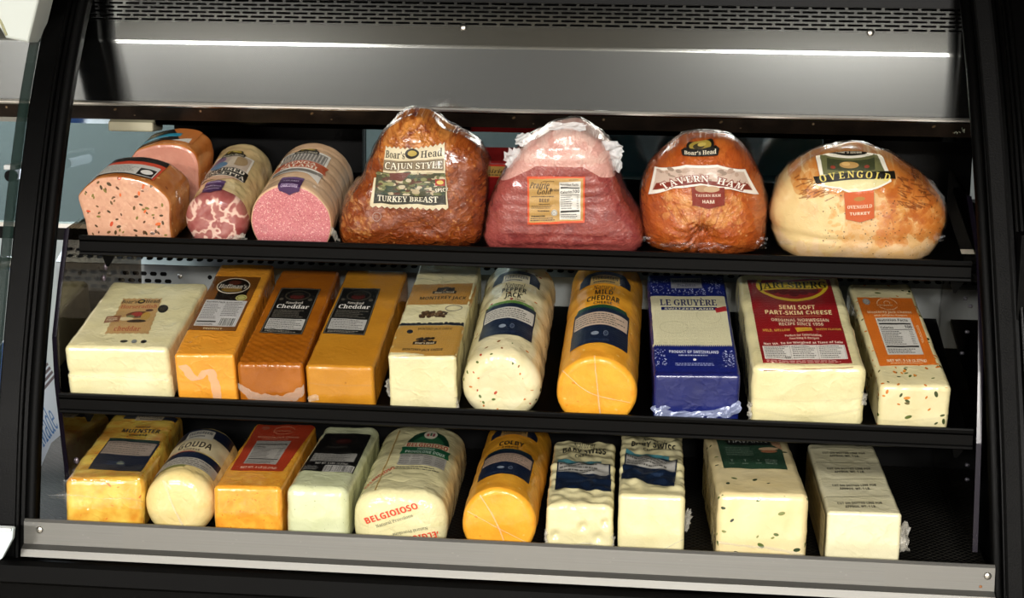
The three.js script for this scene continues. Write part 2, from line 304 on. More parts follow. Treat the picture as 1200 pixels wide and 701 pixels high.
// canopy: lower edge, sloped face, upper face, slotted grille; [z, y] worked out from the rows of the photograph
const CANOPY_Z = -0.27, UPPER_LEAN = 15.5;
const along = (from, lean, row) => {                                  // from a point go up a sheet leaning back by lean degrees to the image row
  const d = V(0, Math.cos(rad(lean)), -Math.sin(rad(lean))), n = V(0, Math.sin(rad(lean)), Math.cos(rad(lean)));
  const p = hitPlane(600, row, V(0, from[1], from[0]), n); return [p.z, p.y];
};
const lipY = hitZ(600, 129.5, CANOPY_Z).y;
const c0 = [CANOPY_Z, lipY], c1 = along(c0, 2.5, 56), c2 = along(c1, UPPER_LEAN, 31.5), c3 = along(c2, UPPER_LEAN, 3), c4 = along(c3, UPPER_LEAN, -24);
{
  const line = []; const bendTo = (a, b, c, r) => { const u = new THREE.Vector2(a[0] - b[0], a[1] - b[1]).normalize(), v = new THREE.Vector2(c[0] - b[0], c[1] - b[1]).normalize(); for (let i = 0; i <= 6; i++) { const t = i / 6, p = [b[0] + u.x * r * (1 - t) ** 2 + v.x * r * t ** 2, b[1] + u.y * r * (1 - t) ** 2 + v.y * r * t ** 2]; line.push(p); } };
  line.push([CANOPY_Z - 0.03, lipY - 0.034]); line.push([CANOPY_Z - 0.012, lipY - 0.022]);
  bendTo([CANOPY_Z - 0.012, lipY - 0.022], [c0[0], c0[1] - 0.002], c1, 0.005);
  bendTo(c0, c1, c2, 0.003); line.push(c2);
  const canopy = part('canopy', alongX(sheetProfile(line, 0.0015), X0, X1), steel, unit);
  // bright worn edge along the bend
  part('canopy_edge', alongX([[c0[0] + 0.0012, c0[1] - 0.0035], [c0[0] + 0.0018, c0[1] - 0.001], [c0[0] + 0.0004, c0[1] + 0.002], [c0[0] - 0.002, c0[1]]], X0, X1), edgeSteel, canopy);
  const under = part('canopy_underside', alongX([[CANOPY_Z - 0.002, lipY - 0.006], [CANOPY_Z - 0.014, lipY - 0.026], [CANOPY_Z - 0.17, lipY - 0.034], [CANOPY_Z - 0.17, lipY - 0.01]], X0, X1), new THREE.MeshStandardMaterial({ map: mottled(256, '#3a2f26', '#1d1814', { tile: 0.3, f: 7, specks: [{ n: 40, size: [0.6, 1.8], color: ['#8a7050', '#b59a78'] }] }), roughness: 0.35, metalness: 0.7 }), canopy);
  const gw = X1 - X0, gh = Math.hypot(c3[0] - c2[0], c3[1] - c2[1]), holes = [];
  const pitch = 0.0255, rows = 6;
  for (let j = 0; j < rows; j++) for (let i = 0; i * pitch + 0.03 < gw; i++) { const cx = 0.016 + (i + (j % 2) * 0.5) * pitch; if (cx > gw - 0.016) continue; holes.push([cx, (j + 0.5) * gh / rows, 0.0108, gh / rows * 0.27]); }
  const grille = slottedSheet(gw, gh, holes, 0.0015); grille.rotateX(-rad(UPPER_LEAN)); grille.translate(X0, c2[1], c2[0]);
  part('vent_grille', grille, steel, canopy);
  const d = [Math.cos(rad(UPPER_LEAN)), -Math.sin(rad(UPPER_LEAN))];
  part('grille_backing', alongX([[c2[0] - 0.02, c2[1]], [c3[0] - 0.02, c3[1]], [c3[0] - 0.03, c3[1]], [c2[0] - 0.03, c2[1]]], X0, X1), blackRubber, canopy);
  part('canopy_cap', alongX([[c3[0] + 0.004, c3[1]], [c4[0] + 0.004, c4[1] + 0.05], [c4[0] - 0.12, c4[1] + 0.05], [c3[0] - 0.12, c3[1]]], X0, X1), blackPlastic, canopy);
  for (const px of [543, 1020]) { const p = hitPlane(px, px === 543 ? 28 + 4 : 38, V(0, c2[1], c2[0]), V(0, Math.sin(rad(UPPER_LEAN)), Math.cos(rad(UPPER_LEAN)))); screwAt(p.x, p.y, p.z + 0.001, 0.0055, canopy, rad(UPPER_LEAN)); }
  // cream plastic sensor box under the lip, and a folded tab at the far end
  const s = hitZ(159, 143, CANOPY_Z - 0.05);
  const sensor = thing('sensor_box', 'small cream plastic sensor box screwed under the steel canopy', 'box');
  sensor.position.copy(s);
  const cream = paint(0xb9b398, 0.5);
  part('housing', box(0.07, 0.026, 0.05, 0, 0, 0, 0.003), cream, sensor);
  part('flange', alongX([[0.022, 0.026], [0.024, 0.026], [0.0, 0.0135], [-0.03, 0.0135], [-0.03, 0.0155], [0, 0.0155]], -0.046, 0.033), cream, sensor);
  for (const x of [-0.022, 0.02]) screwAt(x, 0.022, 0.0185, 0.0022, sensor, rad(60), rustMat);
  const tab = hitZ(1122, 147, CANOPY_Z - 0.01);
  const t2 = thing('folded_tab', 'folded grey green plastic tab hanging under the canopy beside the black post', 'tab');
  t2.position.copy(tab);
  part('leaf', crumpled(0.014, 0.026, 3, 0.002), new THREE.MeshStandardMaterial({ color: 0x8f917d, roughness: 0.5, side: THREE.DoubleSide }), t2);
  const b = crumpled(0.008, 0.024, 5, 0.002); b.rotateY(0.8); b.translate(0.008, 0.001, 0.002); part('leaf', b, new THREE.MeshStandardMaterial({ color: 0x777a68, roughness: 0.5, side: THREE.DoubleSide }), t2);
}

// rear sliding doors: black frames, grey-blue panes, dark tinted panes
const DOOR_Z = -0.46;
{
  const doorTop = lipY - 0.012, doorLow = hitZ(90, 263, DOOR_Z).y;
  const xAt = (px, py) => hitZ(px, py, DOOR_Z).x;
  const bars = [[205, 425], [612, 641], [965, 1140]].map(([a, b]) => [xAt(a, 170), xAt(b, 170)]);
  const rear = part('rear_frame', merged([span(X0, X1, doorTop, doorTop + 0.03, DOOR_Z - 0.03, DOOR_Z), ...bars.map(([a, b]) => span(a, b, doorLow - 0.01, doorTop + 0.01, DOOR_Z - 0.03, DOOR_Z + 0.002))]), blackGloss, unit);
  const doorGlass = new THREE.MeshPhysicalMaterial({ color: 0xc6d2d4, transmission: 1, thickness: 0, roughness: 0.05, ior: 1.5 });
  const gaps = [[X0, bars[0][0], [0.012]], [bars[0][1], bars[1][0], [0.012]], [bars[1][1], bars[2][0], [0.006, 0.012, 0.018, 0.024]]]   // on the right the two double doors overlap;
  for (const [a, b, sheets] of gaps) for (const z of sheets) part('pane', span(a + 0.001, b - 0.001, doorLow, doorTop, DOOR_Z - z - 0.004, DOOR_Z - z), doorGlass, rear);
  part('door_track', span(X0, X1, doorLow - 0.006, doorLow + 0.001, DOOR_Z - 0.02, DOOR_Z + 0.004), edgeSteel, rear);
  // air duct below: black step, bright sloped strip with holes, grey riser with holes
  const y1 = hitZ(90, 282, DOOR_Z + 0.004).y;
  part('rear_step', span(X0, X1, y1, doorLow - 0.006, DOOR_Z - 0.02, DOOR_Z + 0.002), blackGloss, rear);
  const RISER_Z = -0.405, y2 = hitZ(90, 308, RISER_Z).y;
  const duct = part('air_duct', alongX([[RISER_Z - 0.004, y2 - 0.3], [RISER_Z - 0.004, y2 - 0.002], [DOOR_Z, y1 - 0.002], [DOOR_Z - 0.02, y1], [DOOR_Z - 0.02, y2 - 0.3]], XD, X1), blackRubber, unit);
  const dz = DOOR_Z + 0.003 - RISER_Z, dy = y1 - y2, len = Math.hypot(dz, dy), slope = Math.atan2(-dz, dy), gw = X1 - XD;
  const holesA = [], holesB = [], P = 0.0165;
  for (let i = 0; i < gw / P - 1; i++) {
    for (let j = 0; j < 2; j++) { const cx = 0.012 + (i + j * 0.4) * P; if (cx < gw - 0.01) holesA.push([cx, len * (0.58 - 0.3 * j), 0.0055, len * 0.09]); }
    for (let j = 0; j < 3; j++) { const cx = 0.012 + (i + (j % 2) * 0.45) * P; if (cx < gw - 0.01 && XD + cx < hitZ(197, 320, RISER_Z).x) holesB.push([cx, 0.09 - 0.014 - 0.0115 * j, 0.0058, 0.0034]); }
  }
  const ga = slottedSheet(gw, len, holesA, 0.0012); ga.rotateX(-slope); ga.translate(XD, y2, RISER_Z);
  const ductMetal = paint(0x8b8f8e, 0.45, 0.4); part('duct_slope', ga, ductMetal, duct);
  const gb = slottedSheet(gw, 0.09, holesB, 0.0012); gb.translate(XD, y2 - 0.09, RISER_Z - 0.0012);
  part('duct_riser', gb, ductMetal, duct);
  const r1 = hitZ(211, 324, RISER_Z); screwAt(r1.x, r1.y, RISER_Z, 0.004, duct);
  const r2 = hitZ(246, 325, RISER_Z); part('bolt_hole', new THREE.CylinderGeometry(0.0035, 0.0035, 0.002, 14).rotateX(Math.PI / 2).translate(r2.x, r2.y, RISER_Z), blackRubber, duct);
}

// solid black end on the right, up to the doors
part('end_wall', span(0.662, 0.672, 0.70, 1.20, -0.47, -0.02), blackPlastic, unit);
// lamp of the neighbouring section, past the left post
{
  const lamp = thing('case_lamp', 'short white tube lamp behind the left post, above the perforated duct', 'lamp');
  const glow = new THREE.MeshStandardMaterial({ color: 0xffffff, emissive: 0xeaf2ff, emissiveIntensity: 3 });
  lamp.position.set(-0.80, 1.215, -0.36); lamp.rotation.y = Math.PI / 2;
  part('tube', new THREE.CylinderGeometry(0.008, 0.008, 0.1, 16).rotateZ(Math.PI / 2), glow, lamp);
  for (const x of [-0.055, 0.055]) part('end_cap', new THREE.CylinderGeometry(0.009, 0.009, 0.01, 16).rotateZ(Math.PI / 2).translate(x, 0, 0), blackPlastic, lamp);
  part('holder', box(0.12, 0.008, 0.02, 0, 0.013, 0, 0.002), paint(0xcfd2d2, 0.4), lamp);
  const light = new THREE.RectAreaLight(0xeaf2ff, 260, 0.016, 0.1); light.position.set(-0.80, 1.205, -0.36); light.lookAt(-0.74, 0, -0.40); scene.add(light);
}

part('header', span(X0, X1, 1.625, 1.665, -0.42, -0.02, 0.004), blackPlastic, unit);

// deck, sill and base
const DECK_TILT = rad(4.1), SHELF_TILT = rad(14.8);
const SILL = { y: 0.79, z: 0.078 };
const meshMap = canvasTexture(128, 128, (x) => { fill(x, '#050505', 0, 0, 128, 128); x.strokeStyle = '#2c2a25'; x.lineWidth = 9; for (const d of [-1, 1]) for (let i = -2; i <= 4; i++) { x.beginPath(); x.moveTo(i * 64 - d * 64, -64 + (d < 0 ? 0 : 0)); x.lineTo(i * 64 + d * 128, 128); x.stroke(); } }, { tile: 0.022 });
const meshBump = canvasTexture(128, 128, (x) => { fill(x, '#000', 0, 0, 128, 128); x.strokeStyle = '#fff'; x.lineWidth = 9; for (const d of [-1, 1]) for (let i = -2; i <= 4; i++) { x.beginPath(); x.moveTo(i * 64 - d * 64, -64); x.lineTo(i * 64 + d * 128, 128); x.stroke(); } }, { data: true, tile: 0.022 });
const DECK = { O: V(0, 0.760, 0.066), tilt: DECK_TILT };
{
  const g = new THREE.BoxGeometry(1.4, 0.012, 0.46); const uv = g.attributes.uv; for (let i = 0; i < uv.count; i++) uv.setXY(i, uv.getX(i) * 1.4, uv.getY(i) * 0.46);
  g.translate(-0.06, -0.0061, -0.23); g.rotateX(DECK_TILT); g.translate(0, DECK.O.y, DECK.O.z);
  part('deck', g, new THREE.MeshPhysicalMaterial({ map: meshMap, bumpMap: meshBump, bumpScale: 0.001, roughness: 0.5, specularIntensity: 0.3 }), unit);
  const { y, z } = SILL;
  const line = [[z - 0.006, y - 0.03], [z - 0.006, y - 0.001], [z - 0.001, y], [z + 0.001, y - 0.002], [z + 0.0035, y - 0.032], [z + 0.014, y - 0.037], [z + 0.016, y - 0.046]];
  const sill = part('front_sill', alongX(sheetProfile(line.slice(1), 0.0015), -0.637, 0.637), new THREE.MeshStandardMaterial({ map: steelMap, color: 0xa2a2a1, metalness: 0.85, roughness: 0.48 }), unit);
  for (const x of [0.628, -0.615]) { screwAt(x, y - 0.012, z + 0.0032, 0.005, sill, rad(5)); }
  screwAt(0.62, y - 0.026, z + 0.0044, 0.002, sill, rad(14), rustMat);
  const base = part('base', merged([span(-0.9, 0.9, 0.06, y - 0.052, -0.5, z + 0.02, 0.006), span(-0.86, 0.86, 0, 0.06, -0.46, z - 0.04)]), blackPlastic, unit);
  part('bumper_rail', alongX([[z + 0.02, y - 0.05], [z + 0.034, y - 0.053], [z + 0.036, y - 0.075], [z + 0.03, y - 0.08], [z + 0.02, y - 0.08]], -0.9, 0.9), blackRubber, base);
}

// posts at both ends: flat channel with rounded beads, following the curve of the front
const postCurve = [[0.70, 0.085], [0.79, 0.068], [0.95, 0.030], [1.128, -0.035], [1.244, -0.085], [1.362, -0.145], [1.482, -0.225], [1.60, -0.33]];   // y, z
function postPath(xLow, xHigh, dz = 0) { return new THREE.CatmullRomCurve3(postCurve.map(([y, z]) => V(lerp(xLow, xHigh, (y - 0.79) / 0.69), y, z + dz))); }
function postBar(path, xa, xb, depth, n = 40) {                       // rectangular bar: from xa to xb beside the path, depth backwards
  const pos = [], idx = [], ring = 8, ch = 0.003;
  for (let i = 0; i <= n; i++) {
    const p = path.getPoint(i / n), t = path.getTangent(i / n), b = V(0, t.z, -t.y).normalize(); if (b.z > 0) b.negate();   // backwards
    const c = [[xa, ch], [xa + ch, 0], [xb - ch, 0], [xb, ch], [xb, depth - ch], [xb - ch, depth], [xa + ch, depth], [xa, depth - ch]];
    for (const [dx, db] of c) { const q = p.clone().addScaledVector(b, db); pos.push(q.x + dx, q.y, q.z); }
  }
  for (let i = 0; i < n; i++) for (let k = 0; k < ring; k++) { const a = i * ring + k, b = i * ring + (k + 1) % ring, c = a + ring, d = b + ring; idx.push(a, b, d, a, d, c); }
  const g = new THREE.BufferGeometry(); g.setAttribute('position', new THREE.Float32BufferAttribute(pos, 3)); g.setIndex(idx);
  const f = g.toNonIndexed(); f.computeVertexNormals(); f.setAttribute('uv', new THREE.Float32BufferAttribute(new Float32Array(f.attributes.position.count * 2).map((_, i) => { const v = i >> 1; return i % 2 ? f.attributes.position.getY(v) : f.attributes.position.getX(v); }), 2)); return f;
}
function bead(path, dx, db, r) { const pts = []; for (let i = 0; i <= 24; i++) { const p = path.getPoint(i / 24); pts.push(V(p.x + dx, p.y, p.z - db)); } return tube(pts, r, 60, 12); }
{
  const lp = postPath(-0.626, -0.643), rp = postPath(0.634, 0.600);
  const left = part('post', postBar(lp, -0.058, -0.012, 0.05), blackPlastic, unit);
  part('gasket_bead', bead(lp, -0.007, 0.006, 0.0072), blackRubber, left);
  part('gasket_bead', bead(lp, -0.024, -0.001, 0.004), blackPlastic, left);
  part('glass_edge', postBar(lp, -0.074, -0.0585, 0.006), new THREE.MeshPhysicalMaterial({ color: 0x20302c, roughness: 0.15, transparent: true, opacity: 0.75 }), left);
  const right = part('post', postBar(rp, 0.012, 0.16, 0.05), blackPlastic, unit);
  part('gasket_bead', bead(rp, 0.007, 0.004, 0.0078), blackPlastic, right);
  part('channel_strip', postBar(rp, 0.017, 0.040, -0.003), new THREE.MeshPhysicalMaterial({ color: 0x050505, roughness: 0.7, specularIntensity: 0.4, bumpMap: grainMap, bumpScale: 0.0006 }), right);
  part('gasket_bead', bead(rp, 0.050, -0.002, 0.0045), blackGloss, right);
  part('gasket_bead', bead(rp, 0.063, -0.002, 0.0045), blackPlastic, right);
}

// smoky acrylic end guards
const smoke = new THREE.MeshPhysicalMaterial({ color: 0xa59c90, transmission: 1, thickness: 0, roughness: 0.04, ior: 1.49 });
function guard(x, pts, mat, edgeMat, t) {                             // pts: [z, y] closed outline, thickness t
  const g = part('end_guard', alongX(pts, x, x + t), mat, unit);
  const c = pts.slice(0, 6).map(([z, y]) => V(x + t / 2, y, z + 0.0008));
  const list = []; for (let i = 0; i + 1 < c.length; i++) { const a = c[i], b = c[i + 1], d = b.clone().sub(a), m = new THREE.BoxGeometry(t + 0.0015, d.length(), 0.003); m.rotateX(Math.atan2(d.z, d.y)); m.translate((a.x + b.x) / 2, (a.y + b.y) / 2, (a.z + b.z) / 2); list.push(m); }
  part('guard_edge', merged(list), edgeMat, g);
  return g;
}
{
  const left = guard(-0.631, [[-0.060, 0.79], [-0.057, 0.828], [-0.031, 0.954], [-0.027, 1.021], [-0.055, 1.094], [-0.086, 1.165], [-0.172, 1.176], [-0.39, 1.176], [-0.39, 0.80]], smoke, paint(0x1a1520, 0.2), 0.005);
  const right = guard(0.618, [[0.02, 0.79], [0.0, 0.93], [-0.02, 1.02], [-0.05, 1.10], [-0.09, 1.165], [-0.20, 1.23], [-0.39, 1.25], [-0.39, 0.80]], smoke, paint(0x1a1520, 0.2), 0.005);
  for (const [px, py] of [[1131, 350], [1137, 359], [1133, 389], [1127, 414], [1133, 545], [1133, 562]]) { const p = hitPlane(px, py, V(0.6175, 0, 0), V(1, 0, 0)); const s = new THREE.SphereGeometry(0.0028, 10, 8); s.translate(p.x, p.y, p.z); part('clip_pin', s, paint(0x4a4950, 0.4, 0.3), right); }
  for (const [px, py] of [[124, 313], [122, 326], [90, 540], [88, 553]]) { const p = hitPlane(px, py, V(-0.625, 0, 0), V(1, 0, 0)); const s = new THREE.SphereGeometry(0.003, 10, 8); s.scale(1, 1.6, 1); s.translate(p.x, p.y, p.z); part('clip_pin', s, paint(0xa79aa6, 0.25, 0.5), left); }
}

// shelves, both tilted towards the shopper
function shelfFrame(y, z, tilt) { return { O: V(0, y, z), tilt, U: V(0, Math.cos(tilt), Math.sin(tilt)), B: V(0, Math.sin(tilt), -Math.cos(tilt)) }; }
const RAIL = 0.014, TOP = shelfFrame(1.156 - RAIL, -0.092, SHELF_TILT), MID = shelfFrame(0.95 - RAIL, 0, SHELF_TILT), LOW = shelfFrame(DECK.O.y, DECK.O.z, DECK_TILT);
function shelf(frame, depth, label) {
  const s = thing('shelf', label, 'shelf', 'tilted black shelves');
  s.position.copy(frame.O); s.rotation.x = frame.tilt;
  part('tray', box(1.215, 0.008, depth, 0, -0.0045, -depth / 2 - 0.002), shelfMetal, s);
  // moulded price rail: top lip, recessed face, bottom lip
  const R = [[0.001, RAIL - 0.0008], [0.002, RAIL], [0.0075, RAIL], [0.0085, RAIL - 0.002], [0.0078, RAIL - 0.006], [0.0052, RAIL - 0.009], [0.0052, RAIL - 0.022], [0.0068, RAIL - 0.024], [0.007, RAIL - 0.027], [0.005, RAIL - 0.0285], [-0.0005, RAIL - 0.0285], [-0.0005, -0.003], [0.0005, -0.001]];
  const rail = part('price_rail', alongX(R.map(([z, y]) => { const a = -frame.tilt; return [z * Math.cos(a) + y * Math.sin(a), -z * Math.sin(a) + y * Math.cos(a)]; }), -0.612, 0.612), shelfMetal, s);
  for (const x of [-0.585, 0.6]) { const b = new THREE.ExtrudeGeometry(new THREE.Shape([[0, 0], [0.03, 0], [0.012, -0.03], [0.008, -0.03]].map(([a, b2]) => new THREE.Vector2(a, b2))), { depth: 0.004, bevelEnabled: false }); b.translate(x - 0.012, -0.014, -0.03); part('bracket', b, shelfMetal, s); }
  return s;
}
shelf(TOP, 0.32, 'upper black shelf carrying the deli meats');
shelf(MID, 0.37, 'lower black shelf carrying ten blocks of cheese');

// seen past the left post: a card with blue script, striped border and blue panel
{
  const dir = V(-0.066, 0, -0.321).normalize(), facing = V(0, 1, 0).cross(dir.clone().negate()).normalize();
  const print = canvasTexture(640, 256, (x, w, h) => {
    fill(x, '#e9edf0', 0, 0, w, h); fill(x, '#2f63b0', 0, 0, w, 104); for (let i = 0; i < 4; i++) fill(x, '#4a1c22', 0, 106 + i * 11, w, 6);
    say(x, 'Deli Made', 250, 200, 78, '#2a6fb2', { font: SERIF, bold: false, slant: 0.35 });
  });
  const sign = thing('sign_board', 'white sign board with blue script, brown stripes and blue top past the left post', 'sign');
  sign.position.set(-0.730, 0.772, -0.231); { const face = dir.clone().cross(V(0, 1, 0)), up = V(0, 1, 0).multiplyScalar(Math.cos(rad(28))).addScaledVector(face, -Math.sin(rad(28))); sign.quaternion.setFromRotationMatrix(new THREE.Matrix4().makeBasis(dir, up, dir.clone().cross(up))); }
  part('board', box(0.44, 0.19, 0.004, 0.12, 0.097, -0.0035, 0.001), paint(0xd9dde0, 0.5), sign);
  part('print', new THREE.PlaneGeometry(0.436, 0.186).translate(0.12, 0.097, -0.0003), labelMat(print, { flat: true }), sign);
  const r = thing('chrome_rail', 'short chrome rail beyond the left post', 'rail');
  const a = hitZ(-25, 309, -0.2), b = hitZ(26, 308, -0.2); part('bar', tube([a, a.clone().lerp(b, 0.5), b], 0.010, 8, 14), paint(0xd6d6d2, 0.2, 1), r); part('cap', new THREE.SphereGeometry(0.0105, 14, 10).translate(b.x, b.y, b.z), paint(0xc6c6c2, 0.25, 1), r);
  const k = thing('plastic_bracket', 'pale blue white plastic bracket corner below the left post', 'bracket');
  const kp = hitZ(0, 636, 0.125); k.position.copy(kp);
  const s = new THREE.Shape([[-0.06, 0.021], [0.021, 0.0215], [0.019, 0.008], [0.004, -0.019], [-0.004, -0.024], [-0.06, -0.024]].map(([x, y]) => new THREE.Vector2(x, y)));
  part('plate', new THREE.ExtrudeGeometry(s, { depth: 0.006, bevelSize: 0.001, bevelThickness: 0.001, bevelSegments: 2 }), paint(0xcfdde0, 0.4), k);
  part('rim', box(0.08, 0.004, 0.012, -0.02, 0.021, 0.004, 0.001), paint(0xe2eaeb, 0.35), k);
  // pale curved hood of the neighbouring counter
  const h = thing('curved_hood', 'pale curved plastic hood of the neighbouring counter beyond the left post', 'hood');
  const hp = hitZ(15, 4, -0.2); h.position.copy(hp);
  const sh = new THREE.Shape(); sh.moveTo(-0.25, 0.12); sh.lineTo(-0.03, 0.005); sh.quadraticCurveTo(0.0, -0.02, 0.012, -0.045); sh.lineTo(0.04, -0.05); sh.lineTo(0.09, 0.12); sh.closePath();
  part('shell', new THREE.ExtrudeGeometry(sh, { depth: 0.05, bevelSize: 0.004, bevelThickness: 0.004, bevelSegments: 3 }), paint(0xd5dcd6, 0.45), h);
  part('trim_strip', tube([V(-0.03, 0.003, 0.054), V(0.0, -0.02, 0.054), V(0.012, -0.045, 0.054)], 0.002, 12, 6), paint(0xa9a67f, 0.5), h);
}

// ---------------------------------------------------------------- placing goods on a shelf
// local axes of a thing: x to the right, y off the shelf, z to its front; origin at the middle of its front bottom edge
function onShelfAtPixelX(frame, px, back) {                           // point of the line "back" metres behind the rail that shows at column px
  let lo = -0.8, hi = 0.8;
  for (let i = 0; i < 50; i++) { const m = (lo + hi) / 2, q = toPixel(frame.O.clone().addScaledVector(frame.B, back).add(V(m, 0, 0))); if (q[0] < px) lo = m; else hi = m; }
  return (lo + hi) / 2;
}
function axes(frame, yaw) {
  const U = frame.U, Z = frame.B.clone().negate().applyAxisAngle(U, yaw), X = U.clone().cross(Z).normalize();
  return { X, U, Z };
}
function seat(spec) {                                                 // spec: frame, left and right columns, row of the front top edge, ridge from front to back
  const { frame, left, right, top, ridge, back = 0.010 } = spec;
  const xl = onShelfAtPixelX(frame, left, back), xr = onShelfAtPixelX(frame, right, back);
  const O = frame.O.clone().addScaledVector(frame.B, back).add(V((xl + xr) / 2, 0, 0));
  let yaw = 0, H = spec.height ?? 0.08, W = xr - xl, A = axes(frame, 0), ridgeLength = 0;
  for (let i = 0; i < 4; i++) {
    A = axes(frame, yaw);
    if (top) { const mid = (left + right) / 2, p = hitPlane(spec.topX ?? mid, top, O, A.Z); H = p.clone().sub(O).dot(A.U); }
    if (ridge) { const q = O.clone().addScaledVector(A.U, spec.ridgeHeight ?? H), a = hitPlane(ridge[0], ridge[1], q, A.U), b = hitPlane(ridge[2], ridge[3], q, A.U), d = b.clone().sub(a); ridgeLength = d.length(); const bx = d.x, bz = d.dot(frame.B); yaw = Math.atan2(-bx, bz); }
    if (spec.yaw !== undefined) yaw = spec.yaw;
  }
  A = axes(frame, yaw);
  return { frame, O, A, W: W * Math.cos(yaw), H, yaw, ridgeLength };
}
function atSeat(t, s, dx = 0) {
  t.position.copy(s.O).addScaledVector(s.A.X, dx); t.quaternion.setFromRotationMatrix(new THREE.Matrix4().makeBasis(s.A.X, s.A.U, s.A.Z)); return t;
}
function local(s, p) { const d = p.clone().sub(s.O); return V(d.dot(s.A.X), d.dot(s.A.U), d.dot(s.A.Z)); }
function topPoint(s, px, py, h) { return local(s, hitPlane(px, py, s.O.clone().addScaledVector(s.A.U, h), s.A.U)); }
// a printed patch following a surface: corners [x, z] in order top left, top right, bottom right, bottom left; surface(x, z) -> [point, normal]
function patch(corners, surface, nu = 16, nv = 16, lift = 0.0005) {
  const [tl, tr, br, bl] = corners;
  return smoothNormals(gridGeometry(nu, nv, (i, j) => {
    const u = i / nu, v = j / nv, x = lerp(lerp(bl[0], br[0], u), lerp(tl[0], tr[0], u), v), z = lerp(lerp(bl[1], br[1], u), lerp(tl[1], tr[1], u), v);
    const [p, n] = surface(x, z); return [p[0] + n[0] * lift, p[1] + n[1] * lift, p[2] + n[2] * lift];
  }));
}
const goods = {};

// ---------------------------------------------------------------- cheeses: rectangular blocks
const MIDDLE = 'cheeses on the lower black shelf', BOTTOM = 'cheeses on the case floor behind the steel sill';
function block(o) {
  const s = seat(o), W = o.width ?? s.W, H = s.H, L = o.length ?? 0.26, r = o.round ?? 0.006, amp = o.lumps ?? 0.0008, f = o.lumpSize ?? 30, k = o.seed ?? rnd() * 50;
  const t = atSeat(thing(o.name, o.label, 'cheese', o.group), s, o.shift ?? 0);
  const inner = (q, n) => amp * (2 * fbm(q[0] * f + k, q[1] * f, q[2] * f, 3) - 0.15) + (o.extra ? o.extra(q, { W, H, L }, n) : 0);
  const push = (q, n) => (q[1] < 0.004 ? -0.0002 : inner(q, n));
  const body = part('body', loafGeometry(W, H, L, r, { push, n: o.cells ?? [16, 12, 30], bend: o.bend ? (q) => o.bend(q, { W, H, L }) : undefined }), o.material, t);
  const onTop = (x, z) => {                                           // the top with its rounded edges
    const cx = clamp(x, -W / 2 + r, W / 2 - r), cz = clamp(z, -L + r, -r), dx = x - cx, dz = z - cz, m = Math.hypot(dx, dz);
    let n = [0, 1, 0], p = [x, H, z];
    if (m > 1e-6) { const a = Math.min(m / r, Math.PI / 2); n = [dx / m * Math.sin(a), Math.cos(a), dz / m * Math.sin(a)]; p = [cx + n[0] * r, H - r + n[1] * r, cz + n[2] * r]; if (m / r > Math.PI / 2) p[1] -= m - r * Math.PI / 2; }
    const e = push(p, n); p = p.map((v, i) => v + n[i] * e); return [o.bend ? o.bend(p, { W, H, L }) : p, n];
  };
  const onFront = (x, y) => { const q = [x, y, 0], e = push(q, [0, 0, 1]); const p = [x, y, e]; return [o.bend ? o.bend(p, { W, H, L }) : p, [0, 0, 1]]; };
  const info = { s, t, W, H, L, r, body, onTop, onFront, dx: o.shift ?? 0, px: (a, b) => { const p = topPoint(s, a, b, H); return [p.x - (o.shift ?? 0), p.z]; } };
  goods[o.key ?? o.name] = info;
  return info;
}
function topLabel(b, quad, texture, o = {}) {
  const c = quad.map(([x, y]) => b.px(x, y));
  const lim = b.W / 2 - (o.inset ?? 0.003); if (o.keep !== false) for (const p of c) p[0] = clamp(p[0], -lim, lim);
  for (const p of c) p[1] = Math.max(p[1], -b.L + 0.004);
  return part(o.name ?? 'label', patch(c, b.onTop, o.nu ?? 20, o.nv ?? 20, o.lift ?? 0.0006), labelMat(texture, { alpha: o.alpha, rough: o.rough }), b.t);
}
function frontPrint(b, texture, o = {}) {
  const m = o.inset ?? 0.006;
  return part(o.name ?? 'print', patch([[-b.W / 2 + m, b.H - m], [b.W / 2 - m, b.H - m], [b.W / 2 - m, m], [-b.W / 2 + m, m]], b.onFront, 18, 14, 0.0006), labelMat(texture, { alpha: true, rough: 0.3 }), b.t);
}
function frontSeam(b, pts, width, mat = milkyFilm, seed = 1) {        // pts: [x share, y share] across the front
  return part('wrap_seam', ribbon(pts.map(([u, v]) => V((u - 0.5) * b.W, v * b.H, 0.0022)), width, { rough: 0.9, seed }), mat, b.t);
}
function filmTail(b, x, y, z, w, h, seed, turn = [0, 0, 0], mat = milkyFilm, amp = 0.005) {
  const g = crumpled(w, h, seed, amp); g.rotateX(turn[0]); g.rotateY(turn[1]); g.rotateZ(turn[2]); g.translate(x, y, z); return part('wrap_tail', g, mat, b.t);
}

